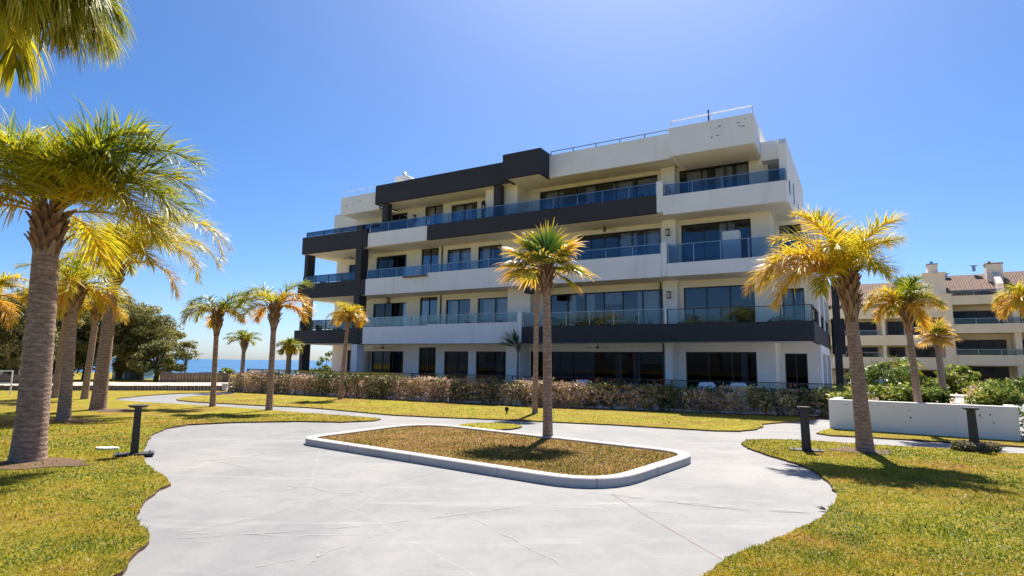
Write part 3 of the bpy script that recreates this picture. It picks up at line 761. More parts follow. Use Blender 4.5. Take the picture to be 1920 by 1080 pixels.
# ceiling fans and spot fittings under the soffits
for (u, w, z, lab) in [(-28.2, 1.4, 8.86, 'brown ceiling fan in the open left wing'), (-24.6, .9, 2.70, 'brown ceiling fan over the ground floor left window'), (-10.0, .9, 2.70, 'brown ceiling fan over the wide ground floor window'), (-9.6, 1.0, 8.86, 'brown ceiling fan over the second floor balcony')]:
    t = empty('ceiling_fan', bpos(u, w, z), YAW + .4); tag(t, lab, 'fan', 'ceiling fans of the balconies')
    MB().bar((0, 0, -.2), (0, 0, 0), .02, 6).bar((0, 0, -.3), (0, 0, -.2), .1, 10).build('motor', M['wood'], t)
    for k in range(4):
        a = k * math.pi / 2; c, s_ = math.cos(a), math.sin(a)
        MB().add([(.1 * c - .04 * s_, .1 * s_ + .04 * c, -.25), (.1 * c + .04 * s_, .1 * s_ - .04 * c, -.25), (.62 * c + .07 * s_, .62 * s_ - .07 * c, -.27), (.62 * c - .07 * s_, .62 * s_ + .07 * c, -.25),
                  (.1 * c - .04 * s_, .1 * s_ + .04 * c, -.24), (.1 * c + .04 * s_, .1 * s_ - .04 * c, -.24), (.62 * c + .07 * s_, .62 * s_ - .07 * c, -.26), (.62 * c - .07 * s_, .62 * s_ + .07 * c, -.24)],
                 [(3, 2, 1, 0), (4, 5, 6, 7), (0, 1, 5, 4), (1, 2, 6, 5), (2, 3, 7, 6), (3, 0, 4, 7)]).build('blade', M['wood'], t)

# ------------------------------------------------------------------ balcony furniture
def chair(u, w, z, rz, lab, mat=None):
    t = empty('balcony_chair', bpos(u, w, z), YAW + rz); tag(t, lab, 'chair', 'chairs on the balconies'); m = mat or M['chair']
    MB().box(-.25, .25, -.25, .25, .38, .46).build('seat', m, t, bevel=.01)
    MB().add([(-.25, .2, .46), (.25, .2, .46), (.25, .3, .95), (-.25, .3, .95), (-.25, .25, .46), (.25, .25, .46), (.25, .35, .95), (-.25, .35, .95)],
             [(0, 1, 2, 3), (7, 6, 5, 4), (0, 4, 5, 1), (2, 6, 7, 3), (1, 5, 6, 2), (0, 3, 7, 4)]).build('backrest', m, t)
    for sx in (-.22, .22):
        for sy in (-.22, .22): MB().bar((sx, sy, 0), (sx, sy, .38), .02, 6).build('leg', m, t)
        MB().box(sx - .03, sx + .03, -.22, .22, .62, .66).bar((sx, -.2, .46), (sx, -.2, .62), .018, 5).build('armrest', m, t)
def table(u, w, z, lab, mat, top=None, r=.45):
    t = empty('balcony_table', bpos(u, w, z), YAW); tag(t, lab, 'table', 'tables on the balconies')
    MB().bar((0, 0, .70), (0, 0, .74), r, 18).build('tabletop', top or mat, t)
    for k in range(4):
        a = k * math.pi / 2 + .78; MB().bar((r * .8 * math.cos(a), r * .8 * math.sin(a), 0), (r * .6 * math.cos(a), r * .6 * math.sin(a), .70), .02, 6).build('leg', mat, t)
fl = {1: F1, 2: F2, 3: F3}
where = {1: 'first floor', 2: 'second floor', 3: 'top floor'}
sets = [(1, -29.6, 'open left wing'), (2, -29.4, 'open left wing'), (1, -24.3, 'leftmost window'), (2, -24.6, 'leftmost window'), (1, -17.0, 'fourth window from the left'), (2, -10.2, 'wide window right of the centre palm'),
        (3, -11.4, 'left half of the wide window'), (3, -8.6, 'right half of the wide window'), (3, -19.5, 'third window from the left'), (1, -11.2, 'wide window behind the centre palm'), (1, -9.0, 'middle of the wide window')]
for k, u, txt in sets:
    dk = M['chair']; top = M['cloth'] if (k, u) in ((3, -8.6), (1, -17.0), (1, -9.0)) else M['metal']
    table(u, 1.0, fl[k], ('white' if top is M['cloth'] else 'grey') + ' round table on the %s balcony, %s' % (where[k], txt), M['metal'], top)
    chair(u - .75, 1.0, fl[k], 1.5, 'dark chair left of the table, %s balcony, %s' % (where[k], txt))
    chair(u + .75, 1.0, fl[k], -1.5, 'dark chair right of the table, %s balcony, %s' % (where[k], txt))
# white cabinet on the second floor right balcony
t = empty('outdoor_cabinet', bpos(-3.35, .95, F2), YAW); tag(t, 'tall white cabinet behind the second floor right railing', 'cabinet')
MB().box(-.38, .38, 0, .45, .08, 1.75).build('cabinet_body', M['cloth'], t, bevel=.01)
MB().box(-.36, -.01, -.022, -.002, .12, 1.7).box(.01, .36, -.022, -.002, .12, 1.7).build('door', M['whitemetal'], t)
for sx in (-.3, .3): MB().box(sx - .03, sx + .03, .05, .35, 0, .08).build('leg', M['metal'], t)
# wide dark awning lip on the middle band joint
t = empty('window_box', bpos(-21.3, -.12, 6.72), YAW); tag(t, 'dark wooden planter box fixed on the white second floor band', 'planter box')
MB().box(-.9, .9, -.1, .06, -.06, .03).build('box', M['wood'], t)

# ------------------------------------------------------------------ palms
def frond_geo(mb, base, az, e0, e1, L, age, leaf=.55, nl=46, w=.016, rach=.02, hang=1.0, bare=.16, agetip=0.0):
    """one feather frond: arching rachis with combed leaflets that hang under their own weight"""
    N = 14; pts = [np.array(base, float)]; side = np.array([-math.sin(az), math.cos(az), 0]); tans = []
    sway = (random.random() - .5) * .5
    for i in range(N):
        s = (i + .5) / N; e = R(e0 + (e1 - e0) * s ** 1.25); a2 = az + sway * s * s
        t = np.array([math.cos(a2) * math.cos(e), math.sin(a2) * math.cos(e), math.sin(e)]); tans.append(t)
        pts.append(pts[-1] + t * L / N)
    tans.append(tans[-1])
    mb.tube(pts, [rach * (1 - .85 * i / N) + .003 for i in range(N + 1)], 5, max(0.001, min(1, age + .1)), cap=False)
    nl = int(nl * 1.45); w = w * .85; hang = hang * .55
    vs = []; fs = []; at = []; n0 = 0
    for j in range(nl):
        s = bare + (1 - bare) * (j + .5) / nl; k = min(N - 1, int(s * N)); fr = s * N - k
        p = pts[k] * (1 - fr) + pts[k + 1] * fr; t = tans[k]; up = np.cross(t, side); up /= np.linalg.norm(up)
        if up[2] < 0 and abs(t[2]) < .98: up = -up
        prof = (math.sin(math.pi * min(1, (s - bare) / (1 - bare) * .78 + .17))) ** .55
        for sg in (-1, 1):
            l = leaf * 1.08 * prof * (.75 + .4 * random.random())
            fw = R(34 + 30 * s + random.gauss(0, 8)); vv = random.uniform(-.45, 1.5)
            d = math.cos(fw) * sg * side + math.sin(fw) * t + vv * up * .6
            d /= np.linalg.norm(d)
            q = p.copy(); ag = min(1, max(.001, age + agetip * s + random.gauss(0, .06)))
            ns = 4; wd = np.cross(d, up + .3 * np.random.randn(3) * .5); wd /= np.linalg.norm(wd) + 1e-9
            rows = []
            for m in range(ns + 1):
                f = m / ns; ww = w * (1 if m else .6) * (1 - f ** 2.2) + .0015
                rows.append((q - wd * ww, q + wd * ww))
                d = d + np.array([0, 0, -1.]) * hang * (.20 + .28 * f) * (.6 + .8 * random.random()); d /= np.linalg.norm(d)
                q = q + d * l / ns
            b = len(vs)
            for r_ in rows: vs += [r_[0], r_[1]]; at += [ag, ag]
            for m in range(ns): fs.append((b + 2 * m, b + 2 * m + 1, b + 2 * m + 3, b + 2 * m + 2))
    mb.add(vs, fs, at)

def fan_geo(mb, base, az, el, pl, rad, age, nseg=34, spread=125, droop=.5):
    d = np.array([math.cos(az) * math.cos(el), math.sin(az) * math.cos(el), math.sin(el)]); side = np.array([-math.sin(az), math.cos(az), 0])
    pts = [np.array(base, float)]; dd = d.copy()
    for i in range(4):
        pts.append(pts[-1] + dd * pl / 4); dd = dd + np.array([0, 0, -.10]); dd /= np.linalg.norm(dd)
    mb.tube(pts, [.018, .015, .012, .011, .01], 5, max(.001, age * .5 + .15), cap=False)
    c = pts[-1]; t = dd; nrm = np.cross(t, side); nrm /= np.linalg.norm(nrm)
    if nrm[2] < 0: nrm = -nrm
    vs = []; fs = []; at = []; da = R(spread * 2 / nseg)
    for k in range(nseg):
        a = R(-spread) + (k + .5) * da; ln = rad * (1 - .25 * abs(a) / R(spread)) * random.uniform(.88, 1.1)
        d0 = math.cos(a) * t + math.sin(a) * side; d0 = d0 + nrm * (.10 if k % 2 else -.04); d0 /= np.linalg.norm(d0)
        wdv = np.cross(d0, nrm); wdv /= np.linalg.norm(wdv); q = c.copy(); ns = 6; b = len(vs); dv = d0.copy()
        for m in range(ns + 1):
            f = m / ns; r0 = f * ln
            ww = r0 * math.tan(da / 2) * 1.08 if f < .5 else ln * .5 * math.tan(da / 2) * 1.08 * (1 - ((f - .5) / .5) ** 1.3) + .001
            tw = nrm * ww * (.45 if k % 2 else -.45)
            vs += [q - wdv * ww - tw, q + wdv * ww + tw]
            ag = min(1, max(.001, age + (max(0, f - .35) * 1.1) + random.gauss(0, .02))); at += [ag, ag]
            if f >= .5: dv = dv + np.array([0, 0, -1.]) * droop * random.uniform(.25, 1.0) + .12 * np.random.randn(3) * .5; dv /= np.linalg.norm(dv)
            q = q + dv * ln / ns
        for m in range(ns): fs.append((b + 2 * m, b + 2 * m + 1, b + 2 * m + 3, b + 2 * m + 2))
    mb.add(vs, fs, at)

np.random.seed(5)
def trunk_parts(root, top, r0, r1, boot_from, boot_r, flare=1.18, rings=True):
    """root-local trunk from the ground to top (x,y,z)"""
    H = top[2]; N = int(H / .07) + 8; nn = 20; vs = []; fs = []
    ph = [random.random() * 6.28 for _ in range(4)]
    for i in range(N + 1):
        f = i / N; z = f * H; cx = top[0] * f ** 1.25; cy = top[1] * f ** 1.25
        r = r1 + (r0 - r1) * (1 - f) ** .8 + r0 * (flare - 1) * math.exp(-z / .22)
        if rings: r *= 1 + (.009 if i % 2 else -.005) * (1 if z > .1 else 0) * random.uniform(.4, 1.3)
        for k in range(nn):
            t = 2 * math.pi * k / nn; rr = r * (1 + .02 * math.sin(3 * t + ph[0] + z) + .012 * math.sin(7 * t + ph[1] + 4 * z))
            vs.append((cx + rr * math.cos(t), cy + rr * math.sin(t), z - .03))
    fs = [(i * nn + k, i * nn + (k + 1) % nn, (i + 1) * nn + (k + 1) % nn, (i + 1) * nn + k) for i in range(N) for k in range(nn)] + [tuple(range(N * nn, N * nn + nn))]
    MB().add(vs, fs).build('trunk', M['bark'], root, smooth=True)
    mb = MB(); zb = boot_from; n = int(34 * (H + .25 - zb) / .6) + 12
    for i in range(n):
        f = i / n; z = zb + (H + .22 - zb) * f; a = i * 2.4; g = z / H; cx = top[0] * min(1, g) ** 1.25; cy = top[1] * min(1, g) ** 1.25
        br = boot_r * (.72 + .5 * math.sin(math.pi * min(1, f * .8 + .12))); L = .22 + .16 * random.random(); out = .25 + .35 * random.random() + .3 * f
        ca, sa = math.cos(a), math.sin(a); wv = br * .42
        p0 = np.array([cx + ca * br * .78, cy + sa * br * .78, z - .05]); sd_ = np.array([-sa, ca, 0]); o_ = np.array([ca, sa, 0])
        p1 = p0 + o_ * L * .35 * out + np.array([0, 0, L * .55]); p2 = p1 + o_ * L * .45 * out + np.array([0, 0, L * .4])
        th = o_ * .025
        mb.add([p0 - sd_ * wv, p0 + sd_ * wv, p1 + sd_ * wv * .6, p1 - sd_ * wv * .6, p2 + sd_ * wv * .25, p2 - sd_ * wv * .25,
                p0 - sd_ * wv - th, p0 + sd_ * wv - th, p1 + sd_ * wv * .6 - th, p1 - sd_ * wv * .6 - th, p2 + sd_ * wv * .25 - th, p2 - sd_ * wv * .25 - th],
               [(0, 1, 2, 3), (3, 2, 4, 5), (7, 6, 9, 8), (8, 9, 11, 10), (1, 7, 8, 2), (2, 8, 10, 4), (6, 0, 3, 9), (9, 3, 5, 11), (4, 10, 11, 5), (0, 6, 7, 1)])
    mb.tube([(top[0] * (zb / H) ** 1.25, top[1] * (zb / H) ** 1.25, zb - .1), (top[0], top[1], H), (top[0] * 1.02, top[1] * 1.02, H + .2)], [boot_r * .8, boot_r * .85, boot_r * .5], 10)
    mb.build('leaf_bases', M['boot'], root)

def feather_palm(label, base, top, r0, r1, boot_from, boot_r, fronds, leaf=.5, nl=46, w=.016, group='feather palms on the lawns', hang=1.0, z0=.03):
    root = empty('palm_tree', (base[0], base[1], z0)); tag(root, label, 'palm tree', group)
    trunk_parts(root, top, r0, r1, boot_from, boot_r)
    mb = MB()
    for (az, e0, e1, L, age) in fronds:
        a = R(az); b = (top[0] + .06 * math.cos(a), top[1] + .06 * math.sin(a), top[2] + .15)
        frond_geo(mb, b, a, e0, e1, L, age, leaf, nl, w, hang=hang)
    mb.build('crown', M['palm'], root); return root
def auto_fronds(n, L, seed, e_lo=0, age0=.1, age1=.75, droop=(70, 120), lvar=.15):
    r = random.Random(seed); out = []; n = int(round(n * .75))
    for i in range(n):
        f = (i + .5) / n; e0 = 82 - (82 - e_lo) * f ** .8 + r.gauss(0, 5); e1 = max(-85, e0 - r.uniform(*droop))
        out.append((i * 137.5 + r.uniform(-12, 12) + seed * 31, e0, e1, L * (.82 + .18 * math.sin(math.pi * f) + r.uniform(-lvar, lvar)), min(.95, age0 + (age1 - age0) * f + r.gauss(0, .07))))
    return out
def fan_palm(label, base, top, r0, r1, boot_from, boot_r, fans, pl, rad, group='fan palms', seed=1, z0=.03, age=.1, droop=.5):
    root = empty('palm_tree', (base[0], base[1], z0)); tag(root, label, 'palm tree', group)
    trunk_parts(root, top, r0, r1, boot_from, boot_r, 1.15)
    mb = MB(); r = random.Random(seed)
    for i in range(fans):
        f = (i + .5) / fans; el = R(85 - 100 * f ** .9 + r.gauss(0, 5)); az = i * 2.4 + r.uniform(-.2, .2) + seed
        fan_geo(mb, (top[0], top[1], top[2] + .12), az, el, pl * r.uniform(.85, 1.15), rad * r.uniform(.85, 1.1), age + .30 * f * r.uniform(.3, 1.2), droop=droop)
    if fans: mb.build('crown', M['fan'], root)
    return root

# 1 the big one at the left edge
p = G(52, 868)
feather_palm('largest palm, thick grey ringed trunk in the left foreground beside the charcoal bollard', p, (-.10, 0, 3.68), .215, .16, 3.05, .165,
    [(3, 70, -38, 2.75, .16), (-10, 78, -15, 2.3, .2), (-12, 30, -66, 2.3, .45), (-6, 44, -60, 2.5, .35), (8, 58, -45, 2.5, .25), (-30, 62, -30, 2.0, .2), (25, 48, -40, 2.1, .2), (-25, 32, -40, 1.9, .5), (-40, 52, -30, 1.6, .35), (12, 75, -5, 2.0, .12), (60, 62, -20, 2.2, .2),
     (130, 70, -20, 2.2, .25), (165, 45, -45, 2.2, .2), (185, 30, -60, 2.2, .4), (200, 66, -20, 2.2, .2), (215, 40, -35, 2.1, .5), (240, 58, -20, 1.5, .25), (255, 70, -25, 1.8, .15),
     (285, 66, -10, 1.35, .3), (310, 55, -25, 1.5, .35), (330, 66, -20, 1.8, .2), (170, 82, 10, 1.9, .15), (30, 20, -55, 2.0, .5), (100, 20, -60, 1.9, .5), (190, 20, -55, 1.8, .6)],
    .82, 66, .013, group='palms of the left lawn')
# off the left edge, nearer: its fronds hang into the top left corner
q = AT(-55, -25, 6.6)
feather_palm('nearest palm, out of the frame, only its drooping fronds hang in the top left corner', (q[0], q[1]), (0, 0, q[2]), .24, .17, q[2] - .5, .24,
    [(-8, 22, -78, 1.5, .35), (-25, 8, -82, 1.45, .45), (5, 34, -68, 1.55, .3), (20, 20, -75, 1.5, .4), (-45, 18, -80, 1.5, .3), (-15, 40, -62, 1.55, .2), (35, 44, -58, 1.6, .2), (-35, 0, -86, 1.35, .34), (0, 3, -82, 1.35, .36), (12, 8, -80, 1.4, .35), (-12, 0, -80, 1.3, .45), (-55, 30, -75, 1.5, .3), (-5, 55, -45, 1.6, .15)] + auto_fronds(14, 1.6, 3, age1=.45),
    .8, 84, .012, group='palms of the left lawn', hang=3.0)
p = G(118, 790)
feather_palm('second palm of the left lawn, mid sized, just right of the largest palm', p, (-.05, 0, 3.2), .145, .10, 2.75, .14, auto_fronds(22, 1.35, 5, age0=.2), .42, 40, .013, group='palms of the left lawn')
p = G(103, 748)
feather_palm('slim palm far behind the second palm of the left lawn, mostly hidden by it', p, (.1, 0, 3.6), .12, .10, 3.0, .13, auto_fronds(18, 1.5, 7), .42, 34, .016, group='palms of the left lawn')
p = G(158, 750)
feather_palm('slim dark palm trunk seen between the two palms of the left lawn', p, (.15, 0, 3.4), .12, .10, 2.9, .13, auto_fronds(14, 1.3, 8), .4, 30, .016, group='palms of the left lawn')
p = G(183, 770)
feather_palm('third palm of the left lawn with a broad flared foot, standing right of the others', p, (.12, 0, 4.25), .21, .135, 3.7, .18, [(-6, 66, -78, 4.9, .52), (2, 72, -66, 4.4, .45), (-14, 48, -80, 3.9, .55), (10, 58, -72, 3.8, .45), (-25, 70, -50, 3.2, .45), (5, 24, -85, 2.4, .65), (30, 66, -40, 2.8, .3), (70, 70, -30, 2.4, .3), (110, 55, -60, 2.4, .35), (150, 60, -50, 2.6, .35), (178, 40, -70, 2.5, .5), (200, 62, -40, 2.3, .4), (165, 20, -80, 2.2, .6), (240, 75, 0, 1.6, .3), (300, 74, -10, 1.7, .35), (330, 50, -60, 2.0, .5)], .75, 62, .017, group='palms of the left lawn')
q = AT(-45, 575, 14.5)
feather_palm('palm past the left edge of the photo with yellow fronds reaching in', (q[0], q[1]), (0, 0, q[2]), .22, .15, q[2] - .5, .2, auto_fronds(22, 1.35, 12, age0=.4, age1=.9), .4, 40, .014, group='palms of the left lawn')
# 4 and 5 beside the path
p = G(398, 764)
feather_palm('slender palm beside the far path, left of the pair in front of the sea', p, (-.06, 0, 2.95), .09, .07, 2.45, .11,
    [(175, 55, -75, 1.45, .2), (165, 75, -50, 1.35, .1), (190, 30, -80, 1.2, .45), (10, 62, -55, 1.35, .15), (0, 30, -75, 1.0, .8), (-10, 72, -20, 1.3, .12), (150, 40, -70, 1.3, .3), (40, 50, -60, 1.2, .2)] + auto_fronds(5, .9, 14, age1=.7), .42, 36, .016, group='palms in front of the sea')
p = G(504, 771)
feather_palm('slender palm beside the far path, right of the pair and close to the hedge', p, (-.02, 0, 3.1), .10, .075, 2.6, .115,
    [(170, 60, -70, 1.6, .25), (185, 45, -80, 1.5, .35), (160, 75, -40, 1.4, .15), (5, 75, -10, 1.4, .2), (-5, 40, -75, 1.45, .75), (10, 20, -80, 1.1, .8), (-20, 55, -60, 1.4, .7), (200, 20, -85, 1.1, .5)] + auto_fronds(5, .95, 15, age0=.2, age1=.8), .45, 38, .016, group='palms in front of the sea')
# behind the hedge on the left
q = AT(458, 645, 29.5)
feather_palm('small thin palm in front of the sea behind the left end of the hedge', (q[0], q[1]), (0, 0, q[2]), .11, .08, q[2] - .4, .11, auto_fronds(16, .85, 16, e_lo=5, age0=.1, age1=.45, droop=(40, 90)), .3, 26, .016, group='palms in front of the sea')
q = AT(543, 652, 30)
feather_palm('small bushy palm behind the hedge beside the charcoal wing', (q[0], q[1]), (0, 0, q[2] - .1), .14, .11, q[2] - .5, .13, auto_fronds(24, .62, 17, e_lo=-30, age0=.2, age1=.6, droop=(50, 110)), .3, 26, .017, group='palms in front of the sea')
p = G(638, 750)
feather_palm('thin yellow topped palm in front of the charcoal pillar at the hedge', p, (.18, 0, 3.35), .09, .065, 3.0, .09,
    auto_fronds(20, .85, 18, e_lo=-10, age0=.45, age1=.85, droop=(60, 120)), .34, 30, .014, group='palms in front of the block')
# 9 the centre palm on the island
p = G(1027, 829)
root = fan_palm('fan palm in the middle of the dry grass island', p, (-.05, 0, 3.4), .10, .074, 2.85, .08, 0, .42, .62, 'fan palms', 3, z0=KH - .04)
mb = MB()
for (az, el, pl, rad, age) in [(270, 84, .38, .66, .06), (100, 80, .42, .66, .05), (10, 58, .45, .62, .42), (-20, 50, .5, .58, .5), (-5, 8, .55, .60, .22), (25, 20, .5, .55, .3), (350, -18, .45, .5, .3),
                               (172, 42, .5, .66, .34), (188, 20, .55, .66, .42), (200, 0, .5, .6, .22), (165, 10, .55, .6, .5), (195, 60, .45, .6, .12), (150, 62, .45, .6, .2), (60, 60, .45, .6, .15),
                               (240, 40, .35, .5, .25), (300, 30, .35, .5, .3), (80, 20, .5, .6, .35), (120, 5, .5, .6, .4)]:
    fan_geo(mb, (-.05, 0, 3.5), R(az), R(el), pl * .9, rad * 1.14, age, 34, 118, .32)
mb.build('crown', M['fan'], root)
# 10 grey pole-like trunk behind it
p = G(1003, 777)
fan_palm('very thin grey palm trunk in front of the hedge just left of the island palm', p, (.03, 0, 4.15), .085, .075, 3.95, .08, 12, .30, .5, 'fan palms', 9, age=.2)
# 11 the leaning palm on the right lawn
p = G(1622, 850)
feather_palm('big yellow palm leaning left on the right lawn beside the tilted bollard', p, (-.14, 0, 3.15), .145, .09, 2.55, .135,
    [(178, 42, -72, 2.25, .66), (186, 30, -55, 2.1, .70), (170, 55, -50, 1.8, .6), (196, 20, -70, 1.9, .72), (188, 48, -60, 2.0, .6), (160, 35, -60, 1.7, .6), (205, 40, -60, 1.6, .66),
     (100, 85, 30, 1.75, .5), (60, 80, 0, 1.7, .55), (200, 78, 10, 1.7, .58), (290, 78, 0, 1.5, .5), (0, 80, -10, 1.3, .55), (-25, 76, -5, 1.2, .45), (-5, 62, -60, .85, .4),
     (235, 62, -40, 1.5, .5), (265, 50, -60, 1.3, .45), (130, 66, -30, 1.6, .45), (50, 82, 0, 1.4, .4), (150, 72, -10, 1.7, .55), (220, 30, -80, 1.3, .5)],
    .48, 60, .0125, group='palms of the right lawn')
p = G(1728, 815)
feather_palm('smaller palm leaning left in front of the white planter', p, (-.16, 0, 3.0), .095, .062, 2.55, .09,
    [(180, 45, -70, 1.15, .7), (172, 68, -60, 1.05, .55), (190, 22, -80, 1.0, .75), (160, 35, -70, 1.0, .5), (5, 60, -60, .85, .65), (80, 86, 40, .8, .1), (270, 84, 30, .75, .15)] + auto_fronds(16, .85, 22, age0=.1, age1=.8), .34, 40, .012, group='palms of the right lawn')
q = AT(1757, 640, 31); b_ = AT(1770, 742, 31)
fan_palm('small golden fan palm in front of the far cream building', (b_[0], b_[1]), (q[0] - b_[0], 0, q[2]), .17, .13, q[2] - .5, .16, 22, .45, .75, 'fan palms', 5, age=.35)
q = AT(1935, 575, 15.5)
feather_palm('palm past the right edge of the photo with yellow fronds reaching in', (q[0], q[1]), (0, 0, q[2]), .15, .12, q[2] - .45, .15, auto_fronds(24, .95, 25, age0=.4, age1=.85), .34, 36, .013, group='palms of the right lawn')
# small dark fan palm standing by the white balcony band
q = tuple(BW(-13.95, -.45)); zt = 3.0
root = fan_palm('small dark fan palm by the wall left of the ground floor dividing pier', q, (.05, 0, 2.3), .045, .04, 2.1, .05, 0, .3, .6, 'fan palms', 6)
mb = MB()
for az, el in ((176, 62), (190, 35), (150, 75), (165, 50)):
    fan_geo(mb, (.05, 0, 2.35), R(az), R(el), .15, 1.15, .02, 24, 42, .12)
mb.build('crown', M['fan'], root)

# ------------------------------------------------------------------ foliage helpers
def leaf_cloud(name, C, size, age, mat, parent=None, up=.3, aspect=.55):
    """C: (N,3) leaf centres -> N separate leaf quads (pointed)"""
    N = len(C); n1 = rng.normal(size=(N, 3)); n1[:, 2] += up; n1 /= np.linalg.norm(n1, axis=1)[:, None]
    t = rng.normal(size=(N, 3)); t -= (t * n1).sum(1)[:, None] * n1; t /= np.linalg.norm(t, axis=1)[:, None]
    b = np.cross(n1, t); s = size * (.6 + .8 * rng.random(N)); s = s[:, None]
    V = np.stack([C - t * s * .5, C + b * s * aspect * .5 - t * s * .05, C + t * s * .5, C - b * s * aspect * .5 - t * s * .05], 1)
    return quads_object(name, V, 4, mat, parent, np.clip(age, .001, 1))
def clumps(center, rad, k, leaves, cl, shape=None, seed=0):
    """leaf centres gathered in clumps near the surface of an uneven ellipsoid"""
    r = np.random.default_rng(seed); d = r.normal(size=(k, 3)); d /= np.linalg.norm(d, axis=1)[:, None]
    rr = (.45 + .6 * r.random(k) ** .6)[:, None]; cc = np.array(center) + d * rr * np.array(rad)
    if shape is not None: cc = shape(cc)
    per = np.maximum(4, (leaves / k * (.5 + r.random(k))).astype(int)); out = []; ag = []
    for i in range(k):
        q = r.normal(size=(per[i], 3)); q /= np.linalg.norm(q, axis=1)[:, None]; q *= (r.random(per[i]) ** .4)[:, None]
        out.append(cc[i] + q * np.array([cl, cl, cl * .6]) * (.6 + .8 * r.random())); ag.append(np.full(per[i], .15 + .7 * r.random()) + r.normal(size=per[i]) * .08)
    return np.concatenate(out), np.concatenate(ag), cc
def broad_tree(label, base, h, rad, k, leaves, cl, size, seed, trunk_r=.2, cz=.58, age=0.0, group='trees by the shore', extra=(), mat='tree', cat='tree', name='broadleaf_tree', lean=(0, 0)):
    root = empty(name, (base[0], base[1], 0)); tag(root, label, cat, group)
    c = (lean[0], lean[1], h * cz * .9); C, A, cc = clumps(c, rad, k, int(leaves * 2.6), cl, None, seed); size = size * .66
    for (ex, ey, ez, er, en) in extra:
        C2, A2, c2 = clumps((ex, ey, ez), (er, er, er * .6), max(3, k // 12), en, cl * .7, None, seed + 7); C = np.concatenate([C, C2]); A = np.concatenate([A, A2]); cc = np.concatenate([cc, c2])
    ok = C[:, 2] > .02; C = C[ok]; A = A[ok]
    leaf_cloud('crown', C, size, A + age, M[mat], root)
    mb = MB(); r = random.Random(seed); fork = h * .28
    mb.tube([(0, 0, -.05), (lean[0] * .1 + .05, 0, fork * .5), (lean[0] * .2, 0, fork)], [trunk_r * 1.25, trunk_r, trunk_r * .8], 9)
    for i in range(min(len(cc), 16)):
        q = cc[(i * 7) % len(cc)]
        if q[2] < fork: continue
        mid = np.array([lean[0] * .2, 0, fork]) * .5 + q * .5 + np.array([r.gauss(0, .2), r.gauss(0, .2), .3])
        mb.tube([(lean[0] * .2, 0, fork - .05), mid, q], [trunk_r * .5, trunk_r * .28, trunk_r * .08], 6)
    mb.build('trunk', M['limb'], root); return root

# ------------------------------------------------------------------ hedge
hp = [G(442, 736), G(560, 742), G(700, 749), G(1000, 764), G(1240, 773), G(1400, 779), G(1520, 783), G(1572, 786)]
hp = [np.array([p[0], p[1], 0]) for p in hp]
seg = [np.linalg.norm(hp[i + 1] - hp[i]) for i in range(len(hp) - 1)]; HL = sum(seg)
def hat(s):
    for i, L in enumerate(seg):
        if s <= L or i == len(seg) - 1:
            t = (hp[i + 1] - hp[i]) / L; return hp[i] + t * s, t
        s -= L
hedge = empty('hedge', (0, 0, 0)); tag(hedge, 'long waist high hedge of bronze and green shrubs in front of the apartment block', 'hedge')
Cs = []; As = []; stems = MB(); s = 0.0; r = random.Random(4); hues = []
while s < HL:
    p, t = hat(s); nrm = np.array([-t[1], t[0], 0])
    if nrm[1] < 0: nrm = -nrm
    wv = r.uniform(.5, .95); hh = r.uniform(.86, 1.02) * (1.0 - .12 * s / HL); hue = r.choice([.15, .22, .45, .5, .6, .66, .7, .75, .8, .55])
    if s < 1.2 or (s > HL - 3.2): hue = r.choice([.85, .95, .2, .9, .15])
    fr_ = r.uniform(-.08, .10); zlo = r.choice([.02, .05, .12, .26, .2]) if s > 4 else .02
    n = int(1500 * wv); q = np.random.default_rng(int(s * 100)).random((n, 3)); g2 = np.random.default_rng(int(s * 100) + 1)
    x = (q[:, 0] - .5) * wv * 1.35; d = fr_ + (q[:, 1] ** 1.8) * 1.0; z = zlo + (hh - zlo) * (1 - (1 - q[:, 2]) ** 1.25)
    bul = .10 * np.sin(q[:, 2] * 3.1) ; d = d - bul + g2.normal(size=n) * .035; z = z + g2.normal(size=n) * .03 + (g2.random(n) < .03) * g2.random(n) * .16
    lump = vnoise(x + s, z * 2.3, 4.0, 21); 
    C = p + np.outer(x, t) + np.outer(d, nrm); C[:, 2] = z
    keep = (lump > .24) | (d > .20)
    C = C[keep]; Cs.append(C); top = (z[keep] > hh - .1) * r.choice([0, -.25, -.3])
    As.append(np.clip(hue + (lump[keep] - .5) * .55 + top + g2.normal(size=keep.sum()) * .10, .01, .99))
    for _ in range(3):
        a = p + t * r.uniform(-.3, .3) + nrm * r.uniform(.1, .3); b = a + t * r.uniform(-.2, .2) + nrm * r.uniform(-.1, .1) + np.array([0, 0, r.uniform(.5, .8)])
        stems.tube([a, (a + b) / 2 + np.array([r.uniform(-.05, .05), 0, 0]), b], [.022, .015, .008], 5)
    s += wv * .72
Cs = np.concatenate(Cs); As = np.concatenate(As)
leaf_cloud('foliage', Cs, .095, As, M['hedge'], hedge, up=.15, aspect=.6)
tag(stems.build('stems', M['limb'], hedge), kind='stuff')
